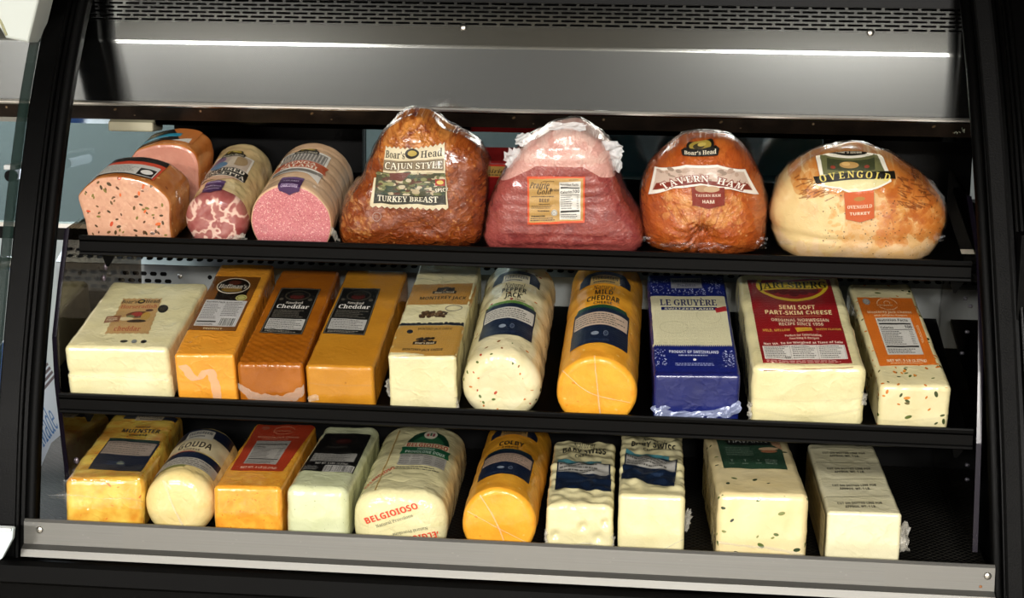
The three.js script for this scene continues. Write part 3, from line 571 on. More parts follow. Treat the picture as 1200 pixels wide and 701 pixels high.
// ---- lower shelf
{
  const white = mottled(256, '#ece4b8', '#e0d6a2', { f: 4, tile: 0.2 });
  const b = block({ key: 'horseradish', name: 'white_cheddar_block', label: 'wide white cheddar block with a scalloped tan label', group: MIDDLE, frame: MID, left: 83, right: 203, top: 408, ridge: [135, 406, 182, 336], length: 0.225, round: 0.008, lumps: 0.0014, lumpSize: 22,
    extra: (q, d) => (q[2] > -0.012 ? -0.0016 * Math.exp(-(((q[1] - d.H * 0.5) / 0.0025) ** 2)) + 0.001 * smooth(0, 1, (d.H * 0.5 - q[1]) / 0.004) : 0), material: film(white, { bump: 0.0014 }) });
  topLabel(b, [[137, 349], [194, 348], [175.5, 396], [111, 396]], canvasTexture(384, 384, (x, w, h) => {
    poly(x, '#bb965f', (() => { const p = []; const n = 14; for (let i = 0; i <= n; i++) p.push([60 + i / n * 300, 14 + (i % 2) * 8]); for (let i = 0; i <= 16; i++) p.push([366 - (i % 2) * 8, 14 + i / 16 * 330]); for (let i = n; i >= 0; i--) p.push([60 + i / n * 300, 352 - (i % 2) * 8]); for (let i = 16; i >= 0; i--) p.push([54 + (i % 2) * 8, 14 + i / 16 * 330]); return p; })());
    say(x, "Boar's", 120, 46, 44, '#1a140c', { font: SERIF, fit: 120 }); oval(x, '#1a140c', 212, 46, 30, 20); oval(x, '#b79b4a', 212, 44, 17, 9); say(x, 'Head', 300, 46, 44, '#1a140c', { font: SERIF, fit: 110 });
    say(x, 'Horseradish', 210, 92, 44, '#a4482c', { font: SERIF, fit: 280 });
    oval(x, '#6b3f26', 230, 170, 90, 34); oval(x, '#a3352a', 220, 165, 40, 22); oval(x, '#b8903a', 290, 185, 34, 40); oval(x, '#7a7f50', 180, 190, 30, 16); oval(x, '#d9c79a', 150, 212, 60, 16); oval(x, '#3a2a1c', 240, 236, 70, 14); oval(x, '#58352a', 300, 128, 30, 12);
    poly(x, '#8b5a3a', [[4, 188], [110, 176], [112, 240], [6, 250]]); smallPrint(x, 14, 196, 86, 40, 3, '#ead9b4');
    say(x, 'cheddar', 200, 306, 52, '#a4482c', { font: SERIF, fit: 190 });
  }), { alpha: true });
  topLabel(b, [[186, 357], [199, 357], [196, 367], [183, 367]], canvasTexture(96, 64, (x) => { oval(x, '#14110c', 48, 32, 44, 28); smallPrint(x, 18, 18, 60, 26, 3, '#5c5030'); }), { alpha: true, name: 'sticker' });
  topLabel(b, [[141, 398], [174, 398], [172, 403], [139, 403]], canvasTexture(192, 32, (x) => { oval(x, '#3a3a30', 30, 16, 26, 10); oval(x, '#8a8f8a', 100, 16, 18, 13); oval(x, '#14110c', 165, 16, 20, 12); }), { alpha: true, name: 'sticker' });
  frontSeam(b, [[0.02, 0.47], [0.3, 0.45], [0.6, 0.46], [0.98, 0.43]], 0.0022, milkyFilm, 3);
  filmTail(b, -b.W / 2 - 0.001, b.H * 0.42, -0.012, 0.012, 0.014, 4, [0, 1.2, 0]);
  goods.horseradish = b;
}
{
  const orange = mottled(256, '#f2a83a', '#e2902a', { f: 4, tile: 0.25, bias: 0.35 });
  const b = block({ key: 'gold', name: 'yellow_cheese_block', label: 'yellow orange cheese block with brown label, silver nutrition panel and taped front', group: MIDDLE, frame: MID, left: 210, right: 279, top: 416, ridge: [241, 415, 290, 312], length: 0.315, round: 0.005, lumps: 0.0006, material: film(orange, { bump: 0.0016 }) });
  topLabel(b, [[252, 324], [306, 325.5], [276, 388.5], [219, 387]], canvasTexture(300, 440, (x, w, h) => {
    x.fillStyle = '#7a4a18'; x.beginPath(); x.roundRect(0, 0, w, h, 16); x.fill();
    fill(x, '#1b120b', 70, 96, 190, 110); oval(x, '#e8dcc0', 150, 80, 106, 66); oval(x, '#1b120b', 150, 80, 99, 60); oval(x, '#5c2a1a', 150, 52, 40, 18); oval(x, '#8a6a2a', 150, 112, 66, 20); say(x, "Hoffman's", 150, 84, 46, '#f0e8d4', { font: SERIF, fit: 180, slant: 0.1 });
    oval(x, '#b6b06a', 236, 176, 36, 24); oval(x, '#6a6a2a', 236, 176, 26, 15, 4);
    fill(x, '#c9c6c2', 22, 200, 262, 206); say(x, 'Nutrition Facts', 90, 216, 18, '#2a2620', { fit: 120 }); smallPrint(x, 30, 232, 110, 120, 9, '#4a4640', 0.5); smallPrint(x, 156, 210, 118, 120, 9, '#55514a', 0.5); fill(x, '#2a2620', 28, 366, 120, 10); smallPrint(x, 30, 384, 110, 16, 2, '#4a4640'); barcode(x, 170, 340, 96, 62);
    say(x, 'PRODUCT', 150, 424, 16, '#e8d8a8', { fit: 120 });
  }), { inset: 0.002 });
  const tapeMat = new THREE.MeshPhysicalMaterial({ color: 0xf3e3cf, transparent: true, opacity: 0.32, roughness: 0.2, side: THREE.DoubleSide });
  part('tape', ribbon([V(-0.03, b.H * 0.8, 0.0016), V(-0.012, b.H * 0.5, 0.0018), V(0.004, b.H * 0.72, 0.0018), V(0.012, b.H * 0.4, 0.0018), V(0.014, 0.004, 0.0018)], 0.012, { dir: V(1, 0.2, 0), rough: 0.4, seed: 8 }), tapeMat, b.t);
  frontSeam(b, [[0.25, 0.55], [0.55, 0.3], [0.96, 0.85]], 0.0012, clearFilm, 5);
  frontSeam(b, [[0.04, 0.86], [0.4, 0.3], [0.96, 0.1]], 0.0012, clearFilm, 6);
}
function smokedLabel() {
  return canvasTexture(260, 420, (x, w, h) => {
    fill(x, '#151412', 0, 0, w, h); x.strokeStyle = '#7d7666'; x.lineWidth = 4; x.strokeRect(6, 6, w - 12, h - 12);
    x.lineWidth = 3; x.strokeStyle = '#6d6250'; x.beginPath(); x.ellipse(130, 72, 78, 44, 0, 0, 7); x.stroke(); oval(x, '#4a1c18', 130, 84, 48, 22); oval(x, '#2c2720', 130, 58, 40, 16); oval(x, '#4d473c', 36, 110, 14, 12); oval(x, '#4d473c', 222, 110, 14, 12);
    say(x, 'Smoked', 130, 140, 28, '#cfc8ba', { font: SERIF, fit: 110 }); say(x, 'Cheddar', 130, 176, 46, '#f2eee4', { font: SERIF, fit: 210 });
    smallPrint(x, 24, 206, 212, 70, 5, '#6f6a5e', 0.4); fill(x, '#c3c1ba', 16, 286, 228, 92); smallPrint(x, 22, 290, 216, 84, 6, '#4e4b45', 0.5); smallPrint(x, 24, 386, 210, 20, 2, '#a8a294');
  });
}
{
  const netBumps = (q, d) => 0.0013 * Math.max(0, Math.cos(q[0] * 2 * Math.PI / 0.0165) * Math.cos(q[2] * 2 * Math.PI / 0.014)) * smooth(d.H - 0.01, d.H - 0.002, q[1]) * smooth(-0.16, -0.06, q[2]);
  const b = block({ key: 'smoked', name: 'smoked_cheddar_block', label: 'dark amber smoked cheddar block with dimpled shiny top and black label', group: MIDDLE, frame: MID, left: 282, right: 358, top: 427, ridge: [319, 426, 364, 321], length: 0.325, round: 0.006, lumps: 0.0008, extra: netBumps, cells: [34, 12, 70], material: film(mottled(256, '#b56a1a', '#94500f', { f: 3, tile: 0.25, bias: 0.45 }), { rough: 0.22, bump: 0.0006 }) });
  topLabel(b, [[330, 337.5], [376, 338.7], [353.6, 393], [304, 390.4]], smokedLabel());
  part('wrap_band', ribbon([V(-b.W / 2, b.H * 0.5, 0.002), V(-b.W * 0.3, b.H * 0.28, 0.003), V(0, b.H * 0.2, 0.003), V(b.W * 0.25, b.H * 0.22, 0.003), V(b.W / 2, b.H * 0.42, 0.002)], 0.013, { rough: 0.9, seed: 2 }), milkyFilm, b.t);
  const c = block({ key: 'smoked2', name: 'smoked_cheddar_block', label: 'golden smoked cheddar block with smooth top and black label', group: MIDDLE, frame: MID, left: 361, right: 440, top: 430, ridge: [399, 430, 442, 321], length: 0.330, round: 0.006, lumps: 0.0008, material: film(mottled(256, '#cf8f2a', '#b87a1e', { f: 3, tile: 0.25, bias: 0.4, specks: [{ n: 14, size: [1, 2], color: ['#a4681a'] }] }), { rough: 0.24, bump: 0.0007 }) });
  topLabel(c, [[402, 337.5], [446, 338.7], [427, 393.6], [378, 391]], smokedLabel());
  frontSeam(c, [[0.03, 0.62], [0.4, 0.58], [0.97, 0.6]], 0.0025, clearFilm, 9); filmTail(c, -c.W * 0.4, 0.018, 0.002, 0.018, 0.010, 12, [0, 0, 0.2], milkyFilm, 0.002);
}
{
  const cream = mottled(256, '#ebe3b8', '#ded4a0', { f: 4, tile: 0.2 });
  const b = block({ key: 'jack', name: 'jack_cheese_block', label: 'creamy white jack cheese block in film printed with two tan bands', group: MIDDLE, frame: MID, left: 457, right: 536, top: 418, ridge: [494, 417, 527, 312], length: 0.315, round: 0.005, lumps: 0.0014, lumpSize: 34, material: film(cream, { bump: 0.0016 }) });
  const hedge = (x, cx, cy, k) => { for (let i = 0; i < 26; i++) oval(x, '#2a1d12', cx + rr(-40, 40) * k, cy + rr(-15, 6) * k, 9 * k, 6 * k); fill(x, '#2a1d12', cx - 58 * k, cy + 4 * k, 116 * k, 17 * k); say(x, "Boar's Head", cx, cy + 13 * k, 14 * k, '#e9dcb8', { font: SERIF, fit: 96 * k }); };
  topLabel(b, [[481, 333.7], [562, 332.5], [536, 417], [455, 417]], canvasTexture(340, 420, (x, w, h) => {
    fill(x, '#ad7f3a', 0, 0, w, 128); hedge(x, 180, 40, 1); say(x, 'MONTEREY JACK', 180, 88, 26, '#20160c', { fit: 230 });
    for (let i = 0; i < 40; i++) oval(x, i % 3 ? '#4a3420' : '#6c4f30', 150 + rr(-60, 70), 186 + rr(-14, 18), rr(7, 14), rr(5, 9)); oval(x, '#8a8270', 250, 150, 40, 16, 4);
    fill(x, '#20242c', 10, 244, w - 20, 8); for (let i = 0; i < 12; i++) oval(x, '#20242c', 20 + i * 27, 242, rr(8, 18), rr(4, 9));
    fill(x, '#b88c40', 0, 254, w, 166); say(x, 'MONTEREY JACK CHEESE', 190, 272, 16, '#4a3418', { fit: 170 }); oval(x, '#16202e', 70, 288, 15, 10); hedge(x, 160, 340, 1); say(x, 'MONTEREY JACK CHEESE', 160, 388, 18, '#20160c', { fit: 200 });
  }), { alpha: true, inset: -0.004, keep: false });
  frontSeam(b, [[0.03, 0.92], [0.5, 0.9], [0.97, 0.93]], 0.0012, clearFilm, 4); frontSeam(b, [[0.03, 0.44], [0.5, 0.4], [0.97, 0.42]], 0.0016, clearFilm, 7); frontSeam(b, [[0.62, 0.05], [0.6, 0.4]], 0.001, clearFilm, 2);
  filmTail(b, -b.W / 2 - 0.002, b.H * 0.4, -0.006, 0.012, 0.026, 14, [0, 1.0, 0.2]); filmTail(b, b.W / 2 + 0.001, b.H * 0.2, -0.004, 0.010, 0.02, 15, [0, -1.0, 0.2]);
}
{
  const foil = mottled(256, '#16226e', '#111a58', { f: 4, tile: 0.2 });
  const b = block({ key: 'gruyere', name: 'blue_wrapped_cheese', label: 'cheese block in navy blue printed foil with a cream window', group: MIDDLE, frame: MID, left: 765, right: 866, top: 440, topX: 815, ridge: [815, 439, 802, 326], length: 0.335, round: 0.005, lumps: 0.001, lumpSize: 26, back: 0.014, material: film(foil, { bump: 0.0018, rough: 0.35 }) });
  topLabel(b, [[757, 326], [847, 326], [865, 440], [765, 439]], canvasTexture(400, 500, (x, w, h) => {
    fill(x, '#16226e', 0, 0, w, h);
    const flora = (y0, y1, a, c) => { for (let i = 0; i < 60; i++) { const px = rr(a, c), py = rr(y0, y1); oval(x, '#cfd6f0', px, py, rr(1.5, 4), rr(1, 2.4)); } };
    flora(8, 90, 6, 120); flora(8, 90, 300, 394); flora(62, 96, 120, 300);
    fill(x, '#8f9096', 126, -4, 160, 64); say(x, 'SWITZERLAND', 206, 18, 24, '#1a1f3a', { fit: 146 }); say(x, 'Tradition', 206, 44, 22, '#23284a', { font: SERIF, bold: false, slant: 0.3 });
    poly(x, '#e3dcb4', [[6, 104], [394, 104], [394, 366], [6, 366]]); oval(x, '#c9c295', 120, 270, 70, 30, 2); oval(x, '#c9c295', 300, 210, 60, 40, 2);
    say(x, 'LE GRUYÈRE', 205, 140, 46, '#141c5c', { font: SERIF, fit: 290 }); fill(x, '#141c5c', 66, 164, 280, 16); say(x, 'SWITZERLAND', 205, 172, 13, '#e3dcb4', { fit: 250 }); poly(x, '#b02a2e', [[336, 170], [392, 160], [394, 184], [340, 194]]);
    x.fillStyle = '#16226e'; for (let i = 0; i < 40; i++) x.fillRect(i * 10, 360, 6, 8);
    say(x, 'PRODUCT OF SWITZERLAND', 205, 392, 18, '#e6e9f6', { fit: 240 }); smallPrint(x, 130, 404, 150, 11, 1, '#c8cee8'); oval(x, '#fff', 205, 430, 8, 6); smallPrint(x, 110, 444, 190, 16, 2, '#aab2dc'); flora(378, 462, 10, 70); flora(378, 462, 340, 392);
  }), { inset: -0.002, keep: false });
  const foilMat = new THREE.MeshPhysicalMaterial({ color: 0x9aa4c6, transparent: true, opacity: 0.6, metalness: 0.1, roughness: 0.15, side: THREE.DoubleSide });
  for (const [x, y, w, h, sd, tz] of [[-0.042, 0.004, 0.034, 0.018, 3, -0.25], [0.036, 0.007, 0.046, 0.02, 7, 0.3], [-0.002, 0.001, 0.05, 0.010, 9, 0.08]]) { const g = crumpled(w * 1.15, h * 1.2, sd, 0.003, 10, 6); g.rotateX(-0.5); g.rotateZ(tz); g.translate(x, y + 0.012, 0.001); part('foil_tail', g, foilMat, b.t); }
  frontSeam(b, [[0.02, 0.3], [0.2, 0.12], [0.45, 0.06]], 0.001, clearFilm, 4); frontSeam(b, [[0.98, 0.6], [0.9, 0.3], [0.7, 0.12]], 0.001, clearFilm, 5);
}
{
  const cream = mottled(256, '#ede4b4', '#e2d7a0', { f: 3, tile: 0.22 });
  const b = block({ key: 'red', name: 'semi_soft_cheese_block', label: 'large pale cheese block with a dark red label bearing a yellow oval', group: MIDDLE, frame: MID, left: 878, right: 1011, top: 431, topX: 949, ridge: [949, 432, 924.5, 328], length: 0.310, round: 0.010, lumps: 0.002, lumpSize: 20, material: film(cream, { bump: 0.0014 }),
    extra: (q, d) => (q[2] > -0.012 ? -0.0014 * Math.exp(-(((q[1] - d.H * 0.42) / 0.003) ** 2)) : 0) });
  topLabel(b, [[875.5, 327.7], [972, 327.7], [1000, 430], [895, 431]], canvasTexture(440, 560, (x, w, h) => {
    fill(x, '#8e1a1e', 0, 0, w, h); oval(x, '#e2c32e', 232, 40, 190, 108); oval(x, '#9a1d1e', 232, 40, 168, 92); for (let i = -2; i <= 2; i++) oval(x, '#5e1214', 232 + i * 52, 96 - Math.abs(i) * 10, 30, 22);
    poly(x, '#e2c32e', [[46, 26], [420, 6], [420, 64], [50, 74]]); say(x, 'JARLSBERG', 236, 40, 62, '#17110c', { font: SERIF, fit: 360 });
    say(x, 'SEMI SOFT', 232, 190, 36, '#f0e2a4', { fit: 190 }); say(x, 'PART-SKIM CHEESE', 232, 226, 36, '#f0e2a4', { fit: 350 }); x.fillStyle = '#e8c980'; for (let i = 0; i < 30; i++) x.fillRect(110 + i * 8, 250, 4, 3);
    say(x, 'ORIGINAL NORWEGIAN', 232, 276, 26, '#e4d6b0', { fit: 300 }); say(x, 'RECIPE SINCE 1956', 232, 302, 26, '#e4d6b0', { fit: 230 }); say(x, 'MILD, MELLOW', 100, 336, 18, '#e0b84c', { fit: 140 }); poly(x, '#d9a634', [[196, 326], [280, 322], [286, 344], [204, 352]]); say(x, 'NUTTY FLAVOR', 366, 334, 18, '#e0b84c', { fit: 130 });
    say(x, 'Perfect for Entertaining,', 232, 370, 17, '#efe3c2', { fit: 190, font: SERIF }); say(x, 'Snacking & Recipes', 232, 388, 17, '#efe3c2', { fit: 150, font: SERIF });
    say(x, 'Net Wt. To be Weighed at Time of Sale', 222, 416, 17, '#f4ead4', { fit: 400 });
    fill(x, '#e4e1d8', 14, 430, 412, 84); for (let i = 0; i < 3; i++) { smallPrint(x, 22 + i * 136, 434, 122, 74, 7, '#4a4640', 0.5); fill(x, '#a09c94', 12 + (i + 1) * 136, 432, 2, 80); } say(x, '100', 130, 500, 18, '#2a2620'); smallPrint(x, 20, 518, 400, 16, 2, '#d4a9a0'); smallPrint(x, 90, 538, 320, 14, 1, '#f0d9cc'); seal(x, 50, 544, 13, '#f0d9cc', '#8e1a1e');
  }), { inset: 0.001 });
  frontSeam(b, [[0.02, 0.5], [0.4, 0.46], [0.98, 0.52]], 0.002, clearFilm, 6); frontSeam(b, [[0.04, 0.3], [0.5, 0.2], [0.97, 0.34]], 0.004, clearFilm, 8);
  filmTail(b, -b.W / 2 - 0.001, b.H * 0.28, -0.004, 0.014, 0.028, 21, [0, 0.9, 0]); filmTail(b, b.W / 2 + 0.001, b.H * 0.5, -0.004, 0.012, 0.022, 22, [0, -0.9, 0]);
}
{
  const herb = mottled(512, '#ebe1b4', '#dfd3a0', { f: 4, tile: 0.16, specks: [{ n: 34, size: [3.5, 8], color: ['#5e6a34', '#3e4a26', '#6a6038'], long: 2 }, { n: 34, size: [3.5, 8], color: ['#d98c3a', '#c9752c'], long: 2 }] });
  const b = block({ key: 'herb', name: 'pepper_cheese_block', label: 'pale cheese block flecked with green and orange under a bright orange label', group: MIDDLE, frame: MID, left: 1027, right: 1111, top: 453, topX: 1071, ridge: [1071, 453, 1028, 333], length: 0.335, round: 0.008, lumps: 0.001, material: film(herb, { bump: 0.0009 }) });
  topLabel(b, [[1004, 349], [1068.5, 350], [1098, 428], [1031, 429]], canvasTexture(300, 420, (x, w, h) => {
    fill(x, '#dd7426', 0, 0, w, h); seal(x, 44, 28, 20, '#6f7680', '#b9b3a6'); oval(x, '#f0cfa8', 154, 42, 54, 38, 4); oval(x, '#f0cfa8', 154, 34, 16, 12, 3); fill(x, '#dd7426', 90, 40, 128, 20); smallPrint(x, 96, 43, 116, 14, 1, '#f0cfa8');
    say(x, 'Monterey Jack Cheese', 150, 96, 22, '#f3d9b8', { fit: 240, bold: true }); say(x, 'With Jalapeno Peppers', 150, 116, 15, '#f3d9b8', { fit: 180 });
    facts(x, 62, 132, 190, 226, { calories: '100', paper: '#d6d3ca' }); say(x, 'NET WT. 5 LB (2.27kg)', 150, 392, 20, '#f6e6cf', { fit: 210 }); smallPrint(x, 60, 404, 200, 8, 1, '#f0cfa8');
    x.save(); x.translate(272, 250); x.rotate(1.57); smallPrint(x, -70, -8, 140, 14, 2, '#f0cfa8'); x.restore();
  }), { inset: 0.002 });
  frontSeam(b, [[0.02, 0.28], [0.3, 0.25], [0.6, 0.3], [0.98, 0.36]], 0.003, clearFilm, 6);
}

// ---- case floor, rectangular blocks
{
  const rind = mottled(512, '#efcd5a', '#dd9430', { f: 6, tile: 0.2, gain: 2.4, bias: 0.35, specks: [{ n: 46, size: [1, 4], color: ['#d8702a', '#e08a34'], long: 3 }] });
  const b = block({ key: 'muenster', name: 'muenster_block', label: 'yellow cheese block with orange rind in a loose clear bag, navy label', group: BOTTOM, frame: LOW, left: 79, right: 169, top: 561, back: 0.022, topX: 124, ridge: [124, 560, 173.6, 487], length: 0.300, round: 0.012, lumps: 0.002, lumpSize: 18, material: film(rind, { bump: 0.0012 }) });
  topLabel(b, [[148, 486], [210, 489], [166, 553.4], [101.6, 550]], canvasTexture(320, 400, (x, w, h) => {
    fill(x, '#131d33', 0, 0, 74, 34); fill(x, '#131d33', 236, 0, 80, 34); poly(x, '#c7b79a', [[74, 0], [236, 0], [236, 40], [74, 44]]); say(x, 'EVERGREEN', 155, 14, 20, '#1b1f2c', { fit: 140 }); smallPrint(x, 100, 26, 110, 12, 1, '#2b2f3c');
    say(x, 'Natural', 150, 92, 20, '#2e2a16', { font: SERIF, slant: 0.2, fit: 90 }); say(x, 'MUENSTER', 155, 122, 36, '#17181a', { fit: 230 }); say(x, 'CHEESE', 155, 152, 22, '#2a2414', { fit: 110 });
    fill(x, '#12382c', 6, 184, 300, 18); fill(x, '#141c2e', 6, 200, 306, 198); poly(x, '#9b8b7c', [[14, 206], [300, 206], [300, 290], [14, 296]]); smallPrint(x, 20, 212, 270, 76, 6, '#5e534b', 0.5); oval(x, '#8a8f70', 166, 350, 22, 12); smallPrint(x, 90, 338, 130, 30, 2, '#31405c');
  }), { alpha: true, inset: 0.002 });
  const bag = part('bag', (() => { const { W, H, L } = b; return smoothNormals(gridGeometry(26, 14, (i, j) => { const u = i / 26, v = j / 14, y = lerp(H * 0.5, H + 0.003, Math.min(1, v * 2)), z = v < 0.5 ? 0.006 + 0.003 * noise(u * 6, v * 6, 3) : lerp(0.006, -0.05, (v - 0.5) * 2); return [(u - 0.5) * (W - 0.004), y + 0.0015 * noise(u * 9, v * 7, 1), z + 0.0025 * noise(u * 12, v * 9, 8)]; })); })(), thinFilm, b.t);
  const flap = gridGeometry(10, 4, (i, j) => [-b.W / 2 + 0.004 - i * 0.0026, b.H * 0.74 + (j - 2) * 0.0032 * (1 - i / 11) - 0.0006 * i, 0.006 - i * 0.0006 + 0.001 * noise(i, j, 2)]); part('bag_corner', smoothNormals(flap), clearFilm, b.t);
  part('bag_edge', tube([V(-b.W / 2 - 0.020, b.H * 0.72, 0.003), V(-b.W * 0.3, b.H * 0.74, 0.008), V(0, b.H * 0.69, 0.009), V(b.W * 0.3, b.H * 0.7, 0.009), V(b.W / 2 + 0.001, b.H * 0.62, 0.005)], 0.0009, 40, 6), clearFilm, b.t);
}
{
  const rind = mottled(512, '#f4b13e', '#e8952c', { f: 9, tile: 0.13, gain: 2.2, bias: 0.45, specks: [{ n: 150, size: [1, 3.4], color: ['#e07f22', '#e9962f', '#d97a20'], long: 2.2 }] });
  const b = block({ key: 'pepper_red', name: 'jack_cheese_block', label: 'speckled orange cheese block with a brick red label and grey nutrition panel', group: BOTTOM, frame: LOW, left: 252, right: 331, top: 571, back: 0.020, topX: 292, ridge: [292, 570.6, 337, 497], length: 0.28, round: 0.008, lumps: 0.001, material: film(rind, { bump: 0.0008 }) });
  topLabel(b, [[302, 498], [375, 499], [331, 553], [270, 551.4]], canvasTexture(300, 380, (x, w, h) => {
    fill(x, '#b03a1e', 0, 0, w, h); seal(x, 54, 30, 18, '#8f6f5a', '#b0543a'); oval(x, '#d9936f', 158, 50, 54, 32, 4); fill(x, '#b03a1e', 96, 44, 124, 18); smallPrint(x, 104, 47, 108, 13, 1, '#d9936f'); say(x, 'Monterey Jack Cheese', 150, 106, 20, '#e0a585', { fit: 220 }); smallPrint(x, 70, 120, 160, 12, 1, '#d9936f');
    facts(x, 50, 140, 184, 188, { paper: '#a9a49b', ink: '#3a3733', title: false }); say(x, 'NET WT. 5 LB (2.27kg)', 150, 354, 20, '#ecc3a8', { fit: 210 });
  }), { inset: 0.001 });
  frontSeam(b, [[0.02, 0.13], [0.5, 0.11], [0.98, 0.15]], 0.004, milkyFilm, 4); frontSeam(b, [[0.05, 0.56], [0.5, 0.57], [0.95, 0.55]], 0.001, clearFilm, 3);
}
{
  const green = mottled(512, '#dfe3bb', '#d3d8a8', { f: 4, tile: 0.16, specks: [{ n: 60, size: [0.8, 2], color: ['#7f8a55', '#6c7748', '#8f9866'] }] });
  const b = block({ key: 'pale_green', name: 'herbed_cheese_block', label: 'pale green white cheese block with dark specks and a large black label', group: BOTTOM, frame: LOW, left: 336, right: 408, top: 573, back: 0.020, topX: 369, ridge: [368, 571.7, 409, 500], length: 0.28, round: 0.013, lumps: 0.0016, lumpSize: 22, material: film(green, { bump: 0.0012 }) });
  topLabel(b, [[381.6, 508], [435.4, 509], [413.7, 553.7], [350, 551.6]], canvasTexture(320, 300, (x, w, h) => {
    fill(x, '#0d0c0c', 0, 0, w, h); x.strokeStyle = '#3c2a26'; x.lineWidth = 3; x.beginPath(); x.ellipse(160, 56, 84, 42, 0, 0, 7); x.stroke(); oval(x, '#3a1512', 160, 66, 52, 20); smallPrint(x, 68, 106, 180, 20, 1, '#4c4943');
    fill(x, '#8f8d86', 24, 166, 270, 60); smallPrint(x, 28, 168, 262, 56, 5, '#33312d', 0.5); say(x, 'NET WT. 5 LBS. (2.27kg)', 166, 240, 16, '#b8b5ac', { fit: 200 }); smallPrint(x, 16, 258, 100, 34, 3, '#8f8d86'); barcode(x, 136, 254, 176, 44);
  }), { inset: 0.001 });
  frontSeam(b, [[0.05, 0.3], [0.4, 0.2], [0.95, 0.28]], 0.0016, clearFilm, 7); frontSeam(b, [[0.9, 0.9], [0.8, 0.5], [0.95, 0.1]], 0.0016, clearFilm, 9);
}
function swissLumps(seed, amp) { return (q, d, n) => { const t = Math.max(0, n[1]) * smooth(d.H - 0.02, d.H - 0.004, q[1]); return amp * t * (Math.max(-0.6, 2.2 * noise(q[0] * 55 + seed, q[1] * 20, q[2] * 55)) + 0.2) ; }; }
{
  const cream = mottled(256, '#ebe2b4', '#e0d5a0', { f: 4, tile: 0.2 });
  const print = () => canvasTexture(300, 320, (x) => {
    say(x, 'Natural', 150, 30, 34, '#23211c', { font: SERIF, slant: 0.3, bold: false, fit: 130 }); say(x, 'BABY SWISS', 150, 68, 42, '#1a1916', { fit: 260 }); say(x, 'CHEESE', 150, 100, 22, '#2c2a22', { fit: 110 });
    fill(x, '#4f8f98', 0, 132, 250, 18); fill(x, '#131f33', 0, 148, 300, 170); fill(x, '#a5a29a', 8, 158, 284, 62); smallPrint(x, 14, 162, 272, 54, 4, '#4d4b46', 0.5); smallPrint(x, 60, 250, 180, 20, 1, '#2c3d58');
  });
  const holes = (q, d) => (q[2] > -0.008 ? [[-0.7, 0.45, 0.006], [0.1, 0.62, 0.007], [0.55, 0.42, 0.0075], [-0.1, 0.2, 0.006], [0.75, 0.7, 0.005], [0.3, 0.25, 0.005]].reduce((s, [u, v, r]) => s - 0.0042 * Math.exp(-(((q[0] - u * d.W / 2) / r) ** 2 + ((q[1] - v * d.H) / r) ** 2) * 1.6), 0) : 0);
  const sw = swissLumps(3, 0.0024), sw2 = swissLumps(11, 0.003);
  const b = block({ key: 'swiss', name: 'baby_swiss_block', label: 'baby swiss block with pitted front and lumpy top beside the orange cheese log', group: BOTTOM, frame: LOW, left: 639, right: 718, top: 593, back: 0.020, topX: 680, ridge: [680, 594, 686.6, 513], length: 0.27, round: 0.007, lumps: 0.001, cells: [34, 26, 70], extra: (q, d, n) => holes(q, d) + sw(q, d, n), material: film(cream, { bump: 0.001, rough: 0.24 }) });
  topLabel(b, [[656, 518], [714, 519], [716, 577], [650, 575]], print(), { alpha: true, nu: 50, nv: 50, lift: 0.0014 });
  frontSeam(b, [[0.02, 0.3], [0.3, 0.26], [0.62, 0.32], [0.98, 0.24]], 0.002, milkyFilm, 3); filmTail(b, b.W / 2 + 0.001, b.H * 0.3, -0.004, 0.008, 0.03, 31, [0, -1, 0]); filmTail(b, -b.W / 2 - 0.001, b.H * 0.4, -0.004, 0.008, 0.024, 32, [0, 1, 0]);
  const c = block({ key: 'swiss2', name: 'baby_swiss_block', label: 'baby swiss block with smooth cut front and crooked navy label on its lumpy top', group: BOTTOM, frame: LOW, left: 723, right: 801, top: 581, back: 0.020, topX: 764, ridge: [764, 580, 764, 515], length: 0.27, round: 0.007, lumps: 0.0008, cells: [34, 20, 70], extra: (q, d, n) => sw2(q, d, n) * smooth(-0.012, -0.04, q[2]), material: film(cream, { bump: 0.0006, rough: 0.24 }) });
  topLabel(c, [[737, 510], [803, 516], [790, 573], [724, 562]], print(), { alpha: true, nu: 50, nv: 50, lift: 0.0014 });
  frontSeam(c, [[0.02, 0.06], [0.5, 0.14], [0.98, 0.38]], 0.0014, milkyFilm, 5); frontSeam(c, [[0.35, 0.3], [0.45, 0.15]], 0.001, clearFilm, 6); filmTail(c, c.W / 2 + 0.005, c.H * 0.62, -0.012, 0.012, 0.034, 33, [0, -0.5, -0.2]);
}
